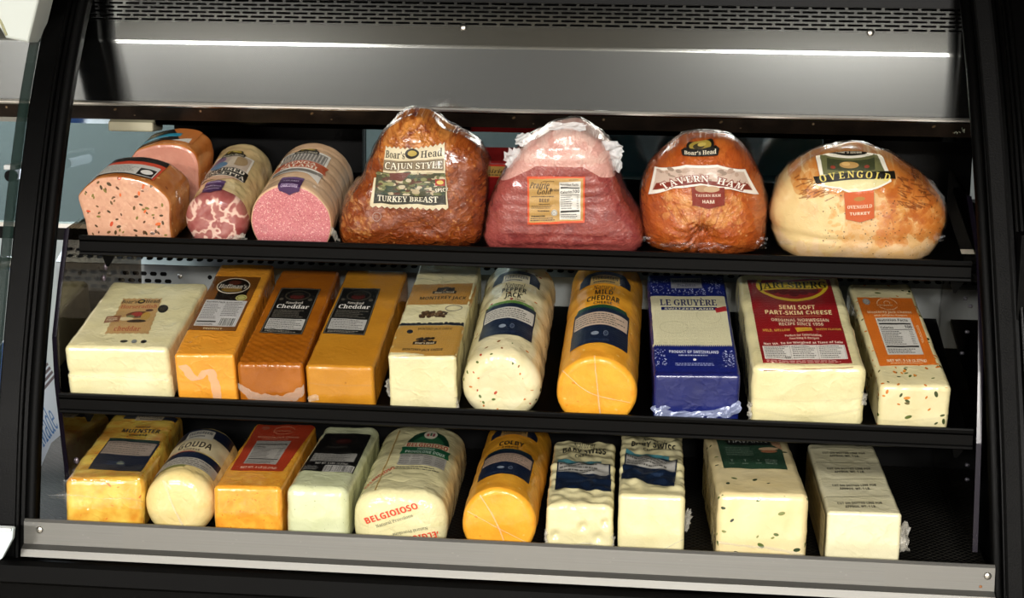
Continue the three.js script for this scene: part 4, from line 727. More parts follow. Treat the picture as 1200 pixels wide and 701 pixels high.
{
  const herb = mottled(512, '#f0dfae', '#e8d298', { f: 3, tile: 0.2, specks: [{ n: 34, size: [3, 8], color: ['#3c4a30', '#5c6c38', '#2c3830', '#7c8444'], long: 1.8 }] });
  const b = block({ key: 'havarti', name: 'dill_cheese_block', label: 'big buttery cheese block flecked with dill under a green label', group: BOTTOM, frame: LOW, left: 838, right: 945, top: 580, back: 0.020, topX: 894, ridge: [894.5, 579.5, 876.7, 520], length: 0.27, round: 0.010, lumps: 0.001, material: film(herb, { bump: 0.0007, rough: 0.25 }) });
  topLabel(b, [[838, 510], [911, 511], [923, 550.7], [848.5, 549]], canvasTexture(380, 260, (x, w, h) => {
    fill(x, '#2c4a36', 0, 0, w, h); poly(x, '#141614', [[40, 0], [310, 0], [320, 84], [60, 84]]); say(x, 'HAVARTI', 186, 42, 56, '#f0efe6', { fit: 240, bold: false });  poly(x, '#c99a72', [[310, 0], [380, 0], [380, 120], [330, 84]]); oval(x, '#d9b48a', 300, 110, 60, 12); oval(x, '#b0704c', 300, 128, 50, 10);
    smallPrint(x, 40, 98, 180, 66, 5, '#7f927f', 0.5); for (let i = 0; i < 3; i++) { say(x, 'Y', 60 + i * 80, 200, 26, '#c5d0c0', { bold: false }); smallPrint(x, 40 + i * 80, 216, 42, 10, 1, '#a9b8a6'); } smallPrint(x, 260, 186, 90, 44, 3, '#a9b8a6', 0.5);
  }));
  frontSeam(b, [[0.02, 0.36], [0.3, 0.32], [0.6, 0.29], [0.98, 0.2]], 0.0035, milkyFilm, 11); part('wrap_fold', (() => { const g = crumpled(0.02, 0.07, 19, 0.003); g.rotateY(-1.35); g.translate(-b.W / 2 - 0.0015, b.H * 0.5, -0.03); return g; })(), clearFilm, b.t);
}
{
  const cream = mottled(256, '#ebe4c0', '#e2dab0', { f: 3, tile: 0.2 });
  const b = block({ key: 'american', name: 'sliced_cheese_loaf', label: 'cream white cheese loaf printed with dotted cutting lines beside the right post', group: BOTTOM, frame: LOW, left: 966, right: 1053, top: 601, back: 0.020, topX: 1009, ridge: [1009, 600.6, 982, 523], length: 0.28, round: 0.005, lumps: 0.0007, material: film(cream, { bump: 0.0014, rough: 0.24 }) });
  topLabel(b, [[948, 523.6], [1022, 524.6], [1049, 600.6], [969.6, 601.7]], canvasTexture(340, 480, (x, w, h) => {
    for (let i = 0; i < 4; i++) { const y = i * 122; x.fillStyle = '#6a6650'; for (let k = 0; k < 30; k++) x.fillRect(4 + k * 11.4, y + 4, 6, 4); say(x, 'CUT ON DOTTED LINE FOR', 176, y + 50, 22, '#33312a', { fit: 230 }); say(x, 'APPROX. WT. 1 LB.', 176, y + 74, 22, '#33312a', { fit: 160 }); }
  }), { alpha: true, inset: 0 });
  const side = patch([[-b.L + 0.01, b.H - 0.008], [-0.01, b.H - 0.008], [-0.01, 0.008], [-b.L + 0.01, 0.008]], (z, y) => [[-b.W / 2 - 0.0008, y, z], [-1, 0, 0]], 8, 4, 0.0008);
  part('side_print', side, labelMat(canvasTexture(480, 160, (x, w, h) => { fill(x, '#cdbb86', 0, 0, w, h); for (let i = 0; i < 7; i++) smallPrint(x, 10 + i * 68, 14, 50, 130, 4, '#8a7a4e', 0.7); }), { flat: true }), b.t);
  frontSeam(b, [[0.05, 0.75], [0.45, 0.25], [0.62, 0.75]], 0.0012, clearFilm, 3); frontSeam(b, [[0.45, 0.25], [0.4, 0.02]], 0.004, milkyFilm, 5); frontSeam(b, [[0.05, 0.9], [0.4, 0.78], [0.62, 0.8]], 0.008, clearFilm, 8);
  filmTail(b, b.W / 2 + 0.004, b.H * 0.62, -0.004, 0.018, 0.044, 41, [0, -0.4, -0.1]); filmTail(b, b.W / 2 + 0.006, b.H * 0.5, -0.008, 0.014, 0.03, 43, [0.3, -0.8, 0.3]);
}

// ---------------------------------------------------------------- cheeses and sausages: logs lying on their side
function log(o) {
  const s = seat({ ...o, height: o.diameter, top: undefined }), R = o.diameter / 2, sink = o.sink ?? 0.0, cy = R - sink, L = o.length, r = o.round ?? 0.008, k = o.seed ?? 3;
  const e = o.square ?? 2, section = (a) => { const c = Math.cos(a), q = Math.sin(a), m = Math.pow(Math.abs(c) ** e + Math.abs(q) ** e, -1 / e); return [c * m * R * (o.wide ?? 1), q * m * R]; };
  const t = atSeat(thing(o.name, o.label, o.category ?? 'cheese', o.group), s, o.shift ?? 0);
  const amp = o.lumps ?? 0.0008, f = o.lumpSize ?? 28;
  const move = (x, y, z, a, fr) => { const n = amp * 2 * fbm(x * f + k, y * f, z * f, 3), m = Math.hypot(x, y - cy) || 1; const ex = o.extra ? o.extra(x, y, z, { R, L, cy }) : 0; const face = fr < 0.9 ? 1 : 0; return [x + x / m * (n + ex) * (1 - face), y + (y - cy) / m * (n + ex) * (1 - face), z + (z > -L / 2 ? 1 : -1) * (face ? n + (o.dish ? -o.dish * (1 - (fr / 0.9) ** 2) : 0) : 0)]; };
  const { profile, cut } = roundProfile(L, r, R, 6, 10);
  let body, face;
  if (o.faceMaterial) {
    const c = Math.max(2, cut - 4 + (o.faceReach ?? 0));
    body = part('body', sweptGeometry(profile.slice(c), 128, section, cy, { push: move }), o.material, t);
    face = part('cut_face', sweptGeometry(profile.slice(0, c + 1), 64, section, cy, { push: move, planar: true }), o.faceMaterial, t);
  } else {
    body = part('body', sweptGeometry(profile.slice(cut - 6), 128, section, cy, { push: move }), o.material, t);
    face = part('end_face', sweptGeometry(profile.slice(0, cut - 5), 64, section, cy, { push: move, planar: true }), o.material, t);
  }
  const around = (a, z) => {                                          // a: angle from the top, to the right; z above 0 goes on down the front
    if (z > -0.001) { const q = section(Math.PI / 2 - a), f = 1 - (z + 0.001) / R; return [[q[0] * f, cy + q[1] * f, 0.0018], [0, 0, 1]]; }
    const th = Math.PI / 2 - a, q = section(th); let [x, y, zz] = move(q[0], cy + q[1], z, th, 1); const m = Math.hypot(q[0], q[1]); return [[x, y, zz], [q[0] / m, q[1] / m, 0]];
  };
  const info = { s, t, R, L, cy, W: 2 * R, H: 2 * R - sink, around, dx: o.shift ?? 0, zAt: (px, py) => topPoint(s, px, py, cy + R).z };
  goods[o.key ?? o.name] = info; return info;
}
function wrapLabel(b, zBack, zFront, a0, a1, texture, o = {}) {
  if (!o.over) zFront = Math.min(zFront, -0.002); const skew = o.skew ?? 0, c = [[a0, zBack], [a1, zBack + skew], [a1, zFront + skew], [a0, zFront]];
  return part(o.name ?? 'label', patch(c, b.around, 36, 24, o.lift ?? 0.001), labelMat(texture, { alpha: o.alpha, rough: 0.3 }), b.t);
}
function brandPrint(draw, o = {}) {                                   // clear film print: badge, name, nutrition band, navy foot
  return canvasTexture(400, 480, (x, w, h) => {
    poly(x, '#141d33', [[10, 40], [60, 6], [340, 6], [390, 40], [390, 84], [10, 84]]); poly(x, o.badge ?? '#d9c8a0', [[100, 30], [300, 30], [306, 92], [94, 92]]); say(x, 'EVERGREEN', 200, 50, 32, '#1b2030', { fit: 180 }); smallPrint(x, 120, 68, 160, 18, 1, '#2a3040');
    draw(x);
    poly(x, o.band ?? '#5f8a34', [[30, 236], [370, 236], [390, 262], [10, 262]]); fill(x, '#131f36', 0, 256, 400, 220); fill(x, o.panel ?? '#d6d0c2', 12, 282, 376, 82); smallPrint(x, 20, 288, 360, 70, 5, '#5a544a', 0.5); oval(x, '#8f9aa8', 170, 414, 26, 12); seal(x, 240, 414, 17, '#8f9aa8', '#1f2c46'); smallPrint(x, 60, 448, 280, 16, 1, '#2c3b56');
  });
}
{
  const speckled = mottled(512, '#ebe2ba', '#dfd4a4', { f: 4, tile: 0.16, specks: [{ n: 36, size: [2.4, 6], color: ['#b4472c', '#c8722e', '#5a6a34', '#8a5a30'], long: 1.6 }] });
  const b = log({ key: 'pepper_jack', name: 'pepper_jack_log', label: 'thick round log of creamy cheese flecked with red and green, navy label', group: MIDDLE, frame: MID, left: 543, right: 633, diameter: 0.106, ridge: [593, 435, 615, 325], ridgeHeight: 0.05, length: 0.335, round: 0.02, sink: 0.014, lumps: 0.0016, dish: 0.003, material: film(speckled, { bump: 0.0012 }) });
  wrapLabel(b, b.zAt(614, 318), b.zAt(600, 393), -0.72, 0.72, brandPrint((x) => { say(x, 'Natural', 200, 116, 44, '#1c1c18', { font: SERIF, slant: 0.25, fit: 150, bold: false }); say(x, 'PEPPER', 200, 152, 46, '#151612', { fit: 190 }); say(x, 'JACK', 204, 192, 46, '#151612', { fit: 120 }); oval(x, '#a3352a', 196, 222, 12, 8); say(x, 'Cheese', 260, 222, 24, '#2a2820', { font: SERIF, bold: false }); }, { badge: '#e0d8b8' }), { alpha: true });
  const seamPts = [V(0.04, 0.012, 0.004), V(0.01, 0.05, 0.002), V(-0.02, 0.062, 0.002)]; part('wrap_seam', ribbon(seamPts, 0.0012, { seed: 3 }), clearFilm, b.t);
}
{
  const orange = mottled(256, '#f7b338', '#ea9a2a', { f: 5, tile: 0.2, bias: 0.4, specks: [{ n: 60, size: [0.8, 2], color: ['#f9c463', '#e08e22'] }] });
  const mat = film(orange, { bump: 0.001 });
  const ringed = new THREE.MeshPhysicalMaterial({ map: orange, roughness: 0.26, clearcoat: 0.3, clearcoatRoughness: 0.15, bumpMap: lumpMap, bumpScale: 0.0008 });
  const b = log({ key: 'mild', name: 'mild_cheddar_log', label: 'round orange cheddar log with navy label beside the blue foil block', group: MIDDLE, frame: MID, left: 653, right: 745, diameter: 0.1065, ridge: [698.6, 449, 712, 323], ridgeHeight: 0.05, length: 0.350, round: 0.008, sink: 0.015, lumps: 0.0009, material: ringed });
  wrapLabel(b, b.zAt(712, 318), b.zAt(704, 403), -0.78, 0.78, brandPrint((x) => { say(x, 'Natural', 200, 118, 36, '#5c2a10', { font: SERIF, slant: 0.25, fit: 150, bold: false }); say(x, 'MILD', 200, 150, 42, '#151612', { fit: 130 }); say(x, 'CHEDDAR', 200, 188, 44, '#151612', { fit: 230 }); say(x, 'CHEESE', 200, 220, 24, '#3a2410', { fit: 130 }); }, { band: '#1e4a2c', badge: '#d2ad62', panel: '#d3b8a0' }), { alpha: true });
  for (const [p, w] of [[[V(-0.003, 0.095, 0.0015), V(0.0, 0.06, 0.0028), V(0.006, 0.002, 0.003)], 0.002], [[V(-0.045, 0.072, 0.001), V(-0.01, 0.042, 0.003), V(0.045, 0.028, 0.002)], 0.0012]]) part('wrap_seam', ribbon(p, w, { dir: V(0.7, 0.7, 0), rough: 1, seed: 5 }), milkyFilm, b.t);

  const c = log({ key: 'colby', name: 'colby_log', label: 'round orange cheese log with navy label standing next to the printed white loaf', group: BOTTOM, frame: LOW, left: 541, right: 628, diameter: 0.099, ridge: [584.5, 615.5, 611.6, 510.7], ridgeHeight: 0.05, length: 0.330, round: 0.008, sink: 0.005, back: 0.020, lumps: 0.0011, seed: 9, material: ringed });
  wrapLabel(c, c.zAt(612, 500), c.zAt(598, 556.7), -0.76, 0.76, brandPrint((x) => { say(x, 'COLBY', 200, 180, 52, '#151612', { fit: 190 }); say(x, 'CHEESE', 200, 218, 24, '#3a2410', { fit: 130 }); }, { band: '#1c3a40', badge: '#c79a58', panel: '#b59a86' }), { alpha: true });
  for (const [p, w] of [[[V(-0.025, 0.085, 0.0015), V(-0.004, 0.05, 0.0028), V(0.014, 0.004, 0.003)], 0.002], [[V(-0.042, 0.062, 0.001), V(0.0, 0.04, 0.003), V(0.04, 0.02, 0.002)], 0.0012]]) part('wrap_seam', ribbon(p, w, { dir: V(0.7, 0.5, 0), rough: 1, seed: 6 }), milkyFilm, c.t);
}
{
  const pale = mottled(256, '#efdca0', '#e4cb84', { f: 4, tile: 0.2 });
  const b = log({ key: 'gouda', name: 'gouda_log', label: 'short round log of pale yellow gouda with a navy striped label', group: BOTTOM, frame: LOW, left: 170, right: 250, diameter: 0.094, ridge: [210, 588, 253, 517], ridgeHeight: 0.047, length: 0.22, round: 0.02, sink: 0.001, back: 0.022, lumps: 0.0012, seed: 21, material: film(pale, { bump: 0.0013 }) });
  wrapLabel(b, -b.L + 0.022, b.zAt(219, 548), -1.15, 1.05, canvasTexture(480, 320, (x, w, h) => {
    fill(x, '#141d33', 0, 0, w, 70); fill(x, '#d8c9a0', 0, 70, w, 120); poly(x, '#d5cfbe', [[150, 14], [330, 14], [336, 84], [144, 84]]); say(x, 'EVERGREEN', 240, 36, 30, '#1b2030', { fit: 160 }); smallPrint(x, 170, 56, 140, 16, 1, '#2a3040'); say(x, 'GOUDA', 246, 134, 62, '#241a10', { fit: 230 }); say(x, 'CHEESE', 246, 174, 20, '#4a3a20', { fit: 110 }); fill(x, '#b04a2c', 60, 190, 220, 10); fill(x, '#131f36', 0, 198, w, 44); fill(x, '#b9b3a6', 0, 242, w, 60); smallPrint(x, 10, 246, 460, 52, 4, '#5a544a', 0.5); fill(x, '#8a8a48', 120, 302, 150, 16);
  }), { alpha: true });
  part('wrap_seam', ribbon([V(-0.018, 0.085, 0.001), V(-0.008, 0.055, 0.003), V(0.008, 0.015, 0.003)], 0.003, { dir: V(1, 0.3, 0), rough: 1, seed: 3 }), milkyFilm, b.t);
}
{
  const pale = mottled(256, '#e8e0b0', '#dfd6a0', { f: 3, tile: 0.25 });
  const b = log({ key: 'provolone', name: 'provolone_loaf', label: 'rounded cream provolone loaf printed with red lettering and a green label', group: BOTTOM, frame: LOW, left: 413, right: 525, diameter: 0.092, wide: 1.38, ridge: [469, 571.5, 494, 505], ridgeHeight: 0.082, length: 0.300, round: 0.016, square: 2.9, sink: 0.010, back: 0.020, lumps: 0.0016, seed: 33, dish: -0.002, material: film(pale, { bump: 0.0016 }) });
  const zb = b.zAt(501, 508), zf = b.zAt(491, 552);
  wrapLabel(b, zb - 0.014, zf + 0.006, -0.34, 0.78, canvasTexture(420, 360, (x, w, h) => {
    x.fillStyle = '#0f3a26'; x.beginPath(); x.ellipse(210, 130, 170, 116, 0, Math.PI, 0); x.fill(); x.fillStyle = '#2c6a44'; x.beginPath(); x.ellipse(210, 130, 130, 80, 0, Math.PI, 0); x.fill(); oval(x, '#d9d0b8', 210, 44, 54, 34); fill(x, '#a53a3a', 178, 36, 20, 22); fill(x, '#2c5a3c', 206, 28, 14, 26); fill(x, '#8a3a4a', 226, 32, 18, 26);
    poly(x, '#ece0b8', [[34, 118], [386, 118], [396, 158], [24, 158]]); say(x, 'BELGIOIOSO', 210, 138, 42, '#c63a22', { fit: 340 });
    poly(x, '#1c6a44', [[10, 156], [410, 156], [396, 186], [410, 216], [10, 216], [24, 186]]); say(x, 'FROMAGE', 210, 172, 24, '#cfe0cf', { fit: 140 }); say(x, 'PROVOLONE DOUX', 210, 198, 28, '#dfe9da', { fit: 320 });
    fill(x, '#a8a59c', 22, 218, 376, 86); for (let i = 0; i < 4; i++) smallPrint(x, 30 + i * 94, 224, 80, 74, 6, '#55524c', 0.5); smallPrint(x, 20, 314, 370, 30, 2, '#4c4a3c', 0.5);
  }), { alpha: true });
  wrapLabel(b, zf - 0.02, -0.018, -0.98, -0.2, canvasTexture(360, 360, (x, w, h) => { say(x, 'BELGIOIOSO', 190, 150, 54, '#cf3a24', { fit: 340, turn: -0.75 }); say(x, 'Natural Provolone', 226, 196, 24, '#4a4a44', { fit: 220, turn: -0.75, font: SERIF, bold: false }); }), { alpha: true, name: 'red_print' });
  const face = (x, y) => [[x, y, 0.0022], [0, 0, 1]];
  const R = b.R * 0.86, RX = R * 1.3; part('front_print', patch([[-RX, b.cy + R], [RX, b.cy + R], [RX, Math.max(0.003, b.cy - R)], [-RX, Math.max(0.003, b.cy - R)]], face, 10, 10, 0.0012), labelMat(canvasTexture(440, 380, (x, w, h) => { say(x, 'BELGIOIOSO', 172, 112, 62, '#d93a22', { fit: 330, turn: -0.4 }); say(x, 'Natural Provolone', 190, 166, 30, '#55544c', { fit: 230, turn: -0.4, font: SERIF, bold: false }); say(x, 'BELGIOIOSO', 320, 288, 62, '#d93a22', { fit: 300, turn: 2.86 }); say(x, 'Natural Provolone', 280, 240, 28, '#55544c', { fit: 210, turn: 2.86, font: SERIF, bold: false }); }), { alpha: true, flat: true }), b.t);
  for (const a of [-0.52]) { const pts = []; for (let i = 0; i <= 12; i++) { const [p] = b.around(a - 0.0 * i, lerp(-b.L + 0.03, -0.014, i / 12)); pts.push(V(p[0], p[1] + 0.001, p[2])); } part('stitched_cord', tube(pts, 0.0008, 50, 6), paint(0xb99a5a, 0.6), b.t); }
  frontSeam({ ...b, W: 2 * b.R, H: 2 * b.R }, [[0.1, 0.25], [0.5, 0.42], [0.9, 0.62]], 0.0014, clearFilm, 4); frontSeam({ ...b, W: 2 * b.R, H: 2 * b.R }, [[0.4, 0.75], [0.75, 0.7], [0.95, 0.4]], 0.0016, clearFilm, 6);
}

// ---------------------------------------------------------------- deli meats on the upper shelf
const UPPER = 'deli meats on the upper black shelf';
// sliced sausages
{
  const marble = canvasTexture(256, 256, (x, w, h) => {
    const im = x.createImageData(w, h), d = im.data;
    for (let j = 0; j < h; j++) for (let i = 0; i < w; i++) { const n = tileNoise(i / w, j / h, 4, 6), m = tileNoise(i / w, j / h, 9, 12), fat = smooth(0.06, 0.015, Math.abs(n + 0.25 * m)) * 0.9, k = (j * w + i) * 4, red = 150 + 60 * m, c = [red + 12, 66 + 90 * (m + 0.3), 64 + 80 * (m + 0.3)]; for (let q = 0; q < 3; q++) d[k + q] = clamp(lerp(c[q], [238, 205, 186][q], fat), 0, 255); d[k + 3] = 255; }
    x.putImageData(im, 0, 0);
  }, { tile: 0.16 });
  const rindTop = mottled(256, '#e2cf98', '#d3ae7c', { f: 3, tile: 0.2, bias: 0.35 });
  const b = log({ key: 'pancetta', name: 'pancetta_log', label: 'rolled pancetta log with marbled red cut end and a purple tag', category: 'meat', group: UPPER, frame: TOP, left: 219, right: 289, diameter: 0.088, ridge: [255, 255, 297, 178], ridgeHeight: 0.046, length: 0.235, round: 0.02, sink: 0.013, faceReach: 5, lumps: 0.002, seed: 5, material: film(rindTop, { bump: 0.001 }), faceMaterial: film(marble, { bump: 0.001, rough: 0.22 }) });
  wrapLabel(b, -0.185, -0.052, -1.0, 0.78, canvasTexture(360, 420, (x, w, h) => {
    poly(x, '#ece6d6', [[30, 30], [340, 60], [340, 340], [20, 340]]); poly(x, '#c9b7a4', [[44, 44], [326, 74], [326, 230], [34, 240]]); oval(x, '#8a6f8a', 110, 120, 50, 60); oval(x, '#5c7f9c', 130, 190, 60, 40); oval(x, '#b0946c', 260, 140, 50, 60); fill(x, '#d8c8b0', 190, 90, 40, 120);
    poly(x, '#17130d', [[10, 226], [350, 236], [350, 330], [10, 330]]); say(x, 'UNCURED', 180, 256, 46, '#f0e8d4', { font: SERIF, fit: 290 }); say(x, 'PANCETTA', 180, 304, 46, '#f0e8d4', { font: SERIF, fit: 320 }); poly(x, '#e2b796', [[40, 338], [320, 338], [180, 400]]); emblem(x, 190, 34, 170);
  }), { alpha: true });
  wrapLabel(b, -0.055, -0.01, -0.42, 0.2, canvasTexture(160, 180, (x, w, h) => { poly(x, '#4a2a58', [[0, 0], [160, 0], [160, 150], [80, 178], [0, 150]]); fill(x, '#6a4a7c', 0, 0, 160, 44); smallPrint(x, 20, 12, 120, 22, 1, '#d9cbe0'); say(x, 'PANCETTA', 80, 84, 26, '#cdbcd6', { fit: 130 }); say(x, 'CHARCUTERIE', 80, 128, 18, '#cdbcd6', { fit: 120 }); }), { alpha: true, name: 'tag', lift: 0.0012, over: true });
  filmTail(b, 0.03, 0.012, 0.004, 0.03, 0.016, 51, [0, 0, 0.3]);

  const salamiFace = canvasTexture(384, 384, (x, w, h) => { fill(x, '#c9757a', 0, 0, w, h); for (let i = 0; i < 2600; i++) { x.fillStyle = ['#e0a49e', '#b75f66', '#e9bfb4', '#ab525a', '#d08880'][i % 5]; x.beginPath(); x.ellipse(rnd() * w, rnd() * h, rr(1, 4), rr(1, 3), rnd() * 3, 0, 7); x.fill(); } }, { tile: 0.1 });
  const casing = mottled(256, '#e9c9a4', '#deb48c', { f: 3, tile: 0.2 });
  const c = log({ key: 'salami', name: 'salami_log', label: 'thick salami log with speckled pink cut end and beige casing', category: 'meat', group: UPPER, frame: TOP, left: 301, right: 386, diameter: 0.114, ridge: [343, 245, 388, 165], ridgeHeight: 0.057, length: 0.18, round: 0.004, sink: 0.02, lumps: 0.0008, seed: 8, extra: (x, y, z) => -0.0009 * Math.pow(Math.abs(Math.cos(z * 105 + x * 8)), 24), material: film(casing, { bump: 0.0006 }), faceMaterial: film(salamiFace, { bump: 0.0004, rough: 0.3 }) });
  wrapLabel(c, -0.15, -0.026, -0.78, 0.72, canvasTexture(420, 420, (x, w, h) => {
    poly(x, '#f0ebe0', [[30, 40], [390, 40], [396, 400], [300, 340], [24, 340]]); fill(x, '#8f8a82', 44, 58, 330, 120); for (let i = 0; i < 26; i++) fill(x, i % 2 ? '#d8d2c6' : '#6a655e', 50 + i * 12.4, 70, 6, 100); oval(x, '#b9a898', 90, 130, 40, 34);
    poly(x, '#c25a32', [[4, 180], [416, 180], [400, 226], [416, 272], [4, 272], [20, 226]]); say(x, 'GENOA', 210, 206, 46, '#f7ecd8', { font: SERIF, fit: 230 }); say(x, 'SALAMI', 210, 248, 46, '#f7ecd8', { font: SERIF, fit: 270 }); fill(x, '#7d7870', 30, 286, 330, 34); oval(x, '#9a948a', 380, 300, 26, 20); emblem(x, 214, 34, 180);
  }), { alpha: true });
  wrapLabel(c, -0.03, 0.014, -0.26, 0.3, canvasTexture(160, 160, (x, w, h) => { poly(x, '#4a2a58', [[0, 0], [160, 0], [160, 130], [80, 158], [0, 130]]); fill(x, '#7a5a90', 0, 0, 160, 40); say(x, 'SALAMI', 80, 62, 24, '#cdbcd6', { fit: 110 }); say(x, 'CHARCUTERIE', 80, 106, 18, '#cdbcd6', { fit: 120 }); }), { alpha: true, name: 'tag', lift: 0.0012, over: true });
  filmTail(c, c.R + 0.001, 0.022, -0.008, 0.02, 0.03, 53, [0, -0.8, 0.4]); filmTail(c, -0.038, 0.030, 0.003, 0.012, 0.014, 54, [0, 0, 0], clearFilm, 0.002);
}
// loaves with an arched top: section widening upwards, from a drawn outline [x, y] in shares of width and height
function archLoaf(o) {
  const s = seat(o), W = o.width ?? s.W, H = o.height, L = o.length, k = o.seed ?? 1;
  const t = atSeat(thing(o.name, o.label, 'meat', o.group), s, o.shift ?? 0);
  const pts = o.outline.map(([x, y]) => new THREE.Vector2(x * W, y * H)), curve = new THREE.CatmullRomCurve3(pts.map((p) => V(p.x, p.y, 0)), true, 'catmullrom', 0.35), N = 90, ring = curve.getSpacedPoints(N);
  const cx = 0, cy = H * 0.5, r = o.round ?? 0.006;
  const prof = [[1e-4, 0], [0.25, 0], [0.5, 0], [0.75, 0], [0.9, 0]]; for (let i = 0; i <= 4; i++) { const a = i / 4 * Math.PI / 2; prof.push([1 - (r / (W / 2)) * (1 - Math.sin(a)), -r + r * Math.cos(a)]); }
  const cut = prof.length - 3; for (let i = 1; i <= 14; i++) prof.push([1, lerp(-r, -L + r, i / 14)]); prof.push([0.97, -L], [0.5, -L], [1e-4, -L]);
  const at = (i, j) => { const p = ring[i % N], [f, z] = prof[j]; let x = cx + (p.x - cx) * f, y = cy + (p.y - cy) * f; const n = (o.lumps ?? 0.0012) * 2 * fbm(x * 25 + k, y * 25, z * 25, 3); x += (p.x - cx) / W * n * 2; y += (p.y - cy) / H * n * 2; return [x, Math.max(0, y), z + (f < 0.95 && z > -0.01 ? n * 0.7 : 0)]; };
  const strip = (a, b) => smoothNormals(gridGeometry(N, b - a, (i, j) => at(i, j + a), (i, j) => { const q = at(i, j + a); return b <= cut ? [q[0], q[1]] : [i / N * 0.4, -q[2] + (1 - prof[j + a][0]) * 0.05]; }));
  const body = part('crust', strip(cut, prof.length - 1), o.material, t), face = part('cut_face', strip(0, cut), o.faceMaterial, t);
  for (const m of [body, face]) { const x = m.geometry.index.array, p = m.geometry.attributes.position; }
  const topY = (x) => { let best = 0; for (let i = 0; i < N; i++) { const a = ring[i], b = ring[(i + 1) % N]; if ((a.x - x) * (b.x - x) <= 0 && Math.abs(a.x - b.x) > 1e-9) best = Math.max(best, lerp(a.y, b.y, (x - a.x) / (b.x - a.x))); } return best; };
  const onTop = (x, z) => { const y = topY(x), e = 0.002, d = (topY(x + e) - topY(x - e)) / (2 * e), m = Math.hypot(1, d); const n = (o.lumps ?? 0.0012) * 2 * fbm(x * 25 + k, y * 25, z * 25, 3); return [[x * (1 + n * 2 / W), y + (y - cy) / H * n * 2, z], [-d / m, 1 / m, 0]]; };
  return { s, t, W, H, L, onTop, dx: 0 };
}
{
  const crust = mottled(256, '#cf8a4a', '#a85f2c', { f: 4, tile: 0.15, gain: 2, specks: [{ n: 30, size: [1, 4], color: ['#e0b070', '#8a4a22'] }] });
  const olive = canvasTexture(512, 512, (x, w, h) => { fill(x, '#d9a588', 0, 0, w, h); for (let i = 0; i < 500; i++) { x.fillStyle = i % 2 ? 'rgba(226,180,150,0.5)' : 'rgba(205,150,124,0.5)'; x.beginPath(); x.arc(rnd() * w, rnd() * h, rr(3, 12), 0, 7); x.fill(); } for (let i = 0; i < 84; i++) speck(x, rnd() * w, rnd() * h, rr(4, 8), ['#6a5030', '#4a3a24', '#7c7034', '#5a3c28'][i % 4], 1.8, w); for (let i = 0; i < 12; i++) speck(x, rnd() * w, rnd() * h, rr(5, 9), ['#cf4a26', '#dd6a34'][i % 2], 2, w); }, { tile: 0.13 });
  const arch = [[-0.41, 0], [0, 0], [0.44, 0], [0.475, 0.3], [0.5, 0.62], [0.45, 0.76], [0.28, 0.93], [0, 1], [-0.28, 0.95], [-0.47, 0.72], [-0.5, 0.62], [-0.455, 0.3]];
  const b = archLoaf({ name: 'olive_loaf', label: 'half loaf of olive and red pepper lunch meat with crusty brown top', group: UPPER, frame: TOP, left: 104, right: 214, width: 0.137, height: 0.099, length: 0.085, shift: -0.011, ridge: [153, 196, 181, 186], yaw: -0.06, outline: arch, seed: 4, material: film(crust, { bump: 0.001 }), faceMaterial: film(olive, { bump: 0.0012 }) });
  part('label', patch([[-0.056, -0.078], [0.042, -0.078], [0.042, -0.012], [-0.052, -0.012]], b.onTop, 20, 8, 0.001), labelMat(canvasTexture(420, 260, (x, w, h) => { fill(x, '#1a1513', 0, 0, w, h); poly(x, '#d94a2c', [[10, 70], [410, 60], [410, 110], [10, 120]]); fill(x, '#d94a2c', 0, 60, 12, 200); fill(x, '#d94a2c', 408, 60, 12, 200); poly(x, '#d9d6cd', [[14, 112], [406, 104], [406, 246], [14, 250]]); smallPrint(x, 24, 120, 270, 110, 8, '#77736c', 0.5); fill(x, '#17120f', 300, 150, 100, 90); oval(x, '#efece4', 352, 194, 38, 28); }), {}), b.t);
  const film1 = crumpled(0.03, 0.06, 61, 0.004); film1.rotateY(1.2); film1.translate(b.W / 2 + 0.004, 0.05, -0.03); part('wrap_fold', film1, clearFilm, b.t);
  filmTail(b, b.W * 0.32, 0.022, 0.001, 0.022, 0.026, 63, [0, 0, 0], clearFilm, 0.003); filmTail(b, b.W * 0.2, 0.086, 0.001, 0.03, 0.014, 64, [0, 0, -0.4], clearFilm, 0.003);

  const hamCrust = mottled(256, '#d08a4c', '#b8692e', { f: 4, tile: 0.2, gain: 2 }), hamFace = mottled(256, '#dd9e88', '#d08c78', { f: 6, tile: 0.1 });
  const arch2 = [[-0.46, 0], [0, 0], [0.46, 0], [0.48, 0.4], [0.5, 0.66], [0.46, 0.86], [0.3, 0.99], [0, 1], [-0.3, 0.88], [-0.47, 0.6], [-0.5, 0.5], [-0.48, 0.3]];
  const c = archLoaf({ name: 'ham_loaf', label: 'pink ham loaf with a blue banded label standing behind the olive loaf', group: UPPER, frame: TOP, left: 143, right: 243, back: 0.155, width: 0.118, height: 0.097, length: 0.075, yaw: -0.04, outline: arch2, seed: 12, material: film(hamCrust, { bump: 0.001 }), faceMaterial: film(hamFace, { bump: 0.0012 }) });
  part('label', patch([[-0.052, -0.07], [0.044, -0.07], [0.044, -0.016], [-0.05, -0.016]], c.onTop, 20, 8, 0.001), labelMat(canvasTexture(420, 240, (x, w, h) => { fill(x, '#1d1a18', 0, 0, w, h); poly(x, '#c9783a', [[230, 0], [420, 0], [420, 240], [330, 200]]); smallPrint(x, 60, 40, 150, 40, 2, '#c9b98a', 0.3); poly(x, '#2d93b0', [[0, 150], [320, 90], [320, 150], [0, 236]]); smallPrint(x, 40, 160, 220, 20, 1, '#bfe0e8'); poly(x, '#ece6da', [[290, 240], [400, 150], [404, 240]]); }), {}), c.t);
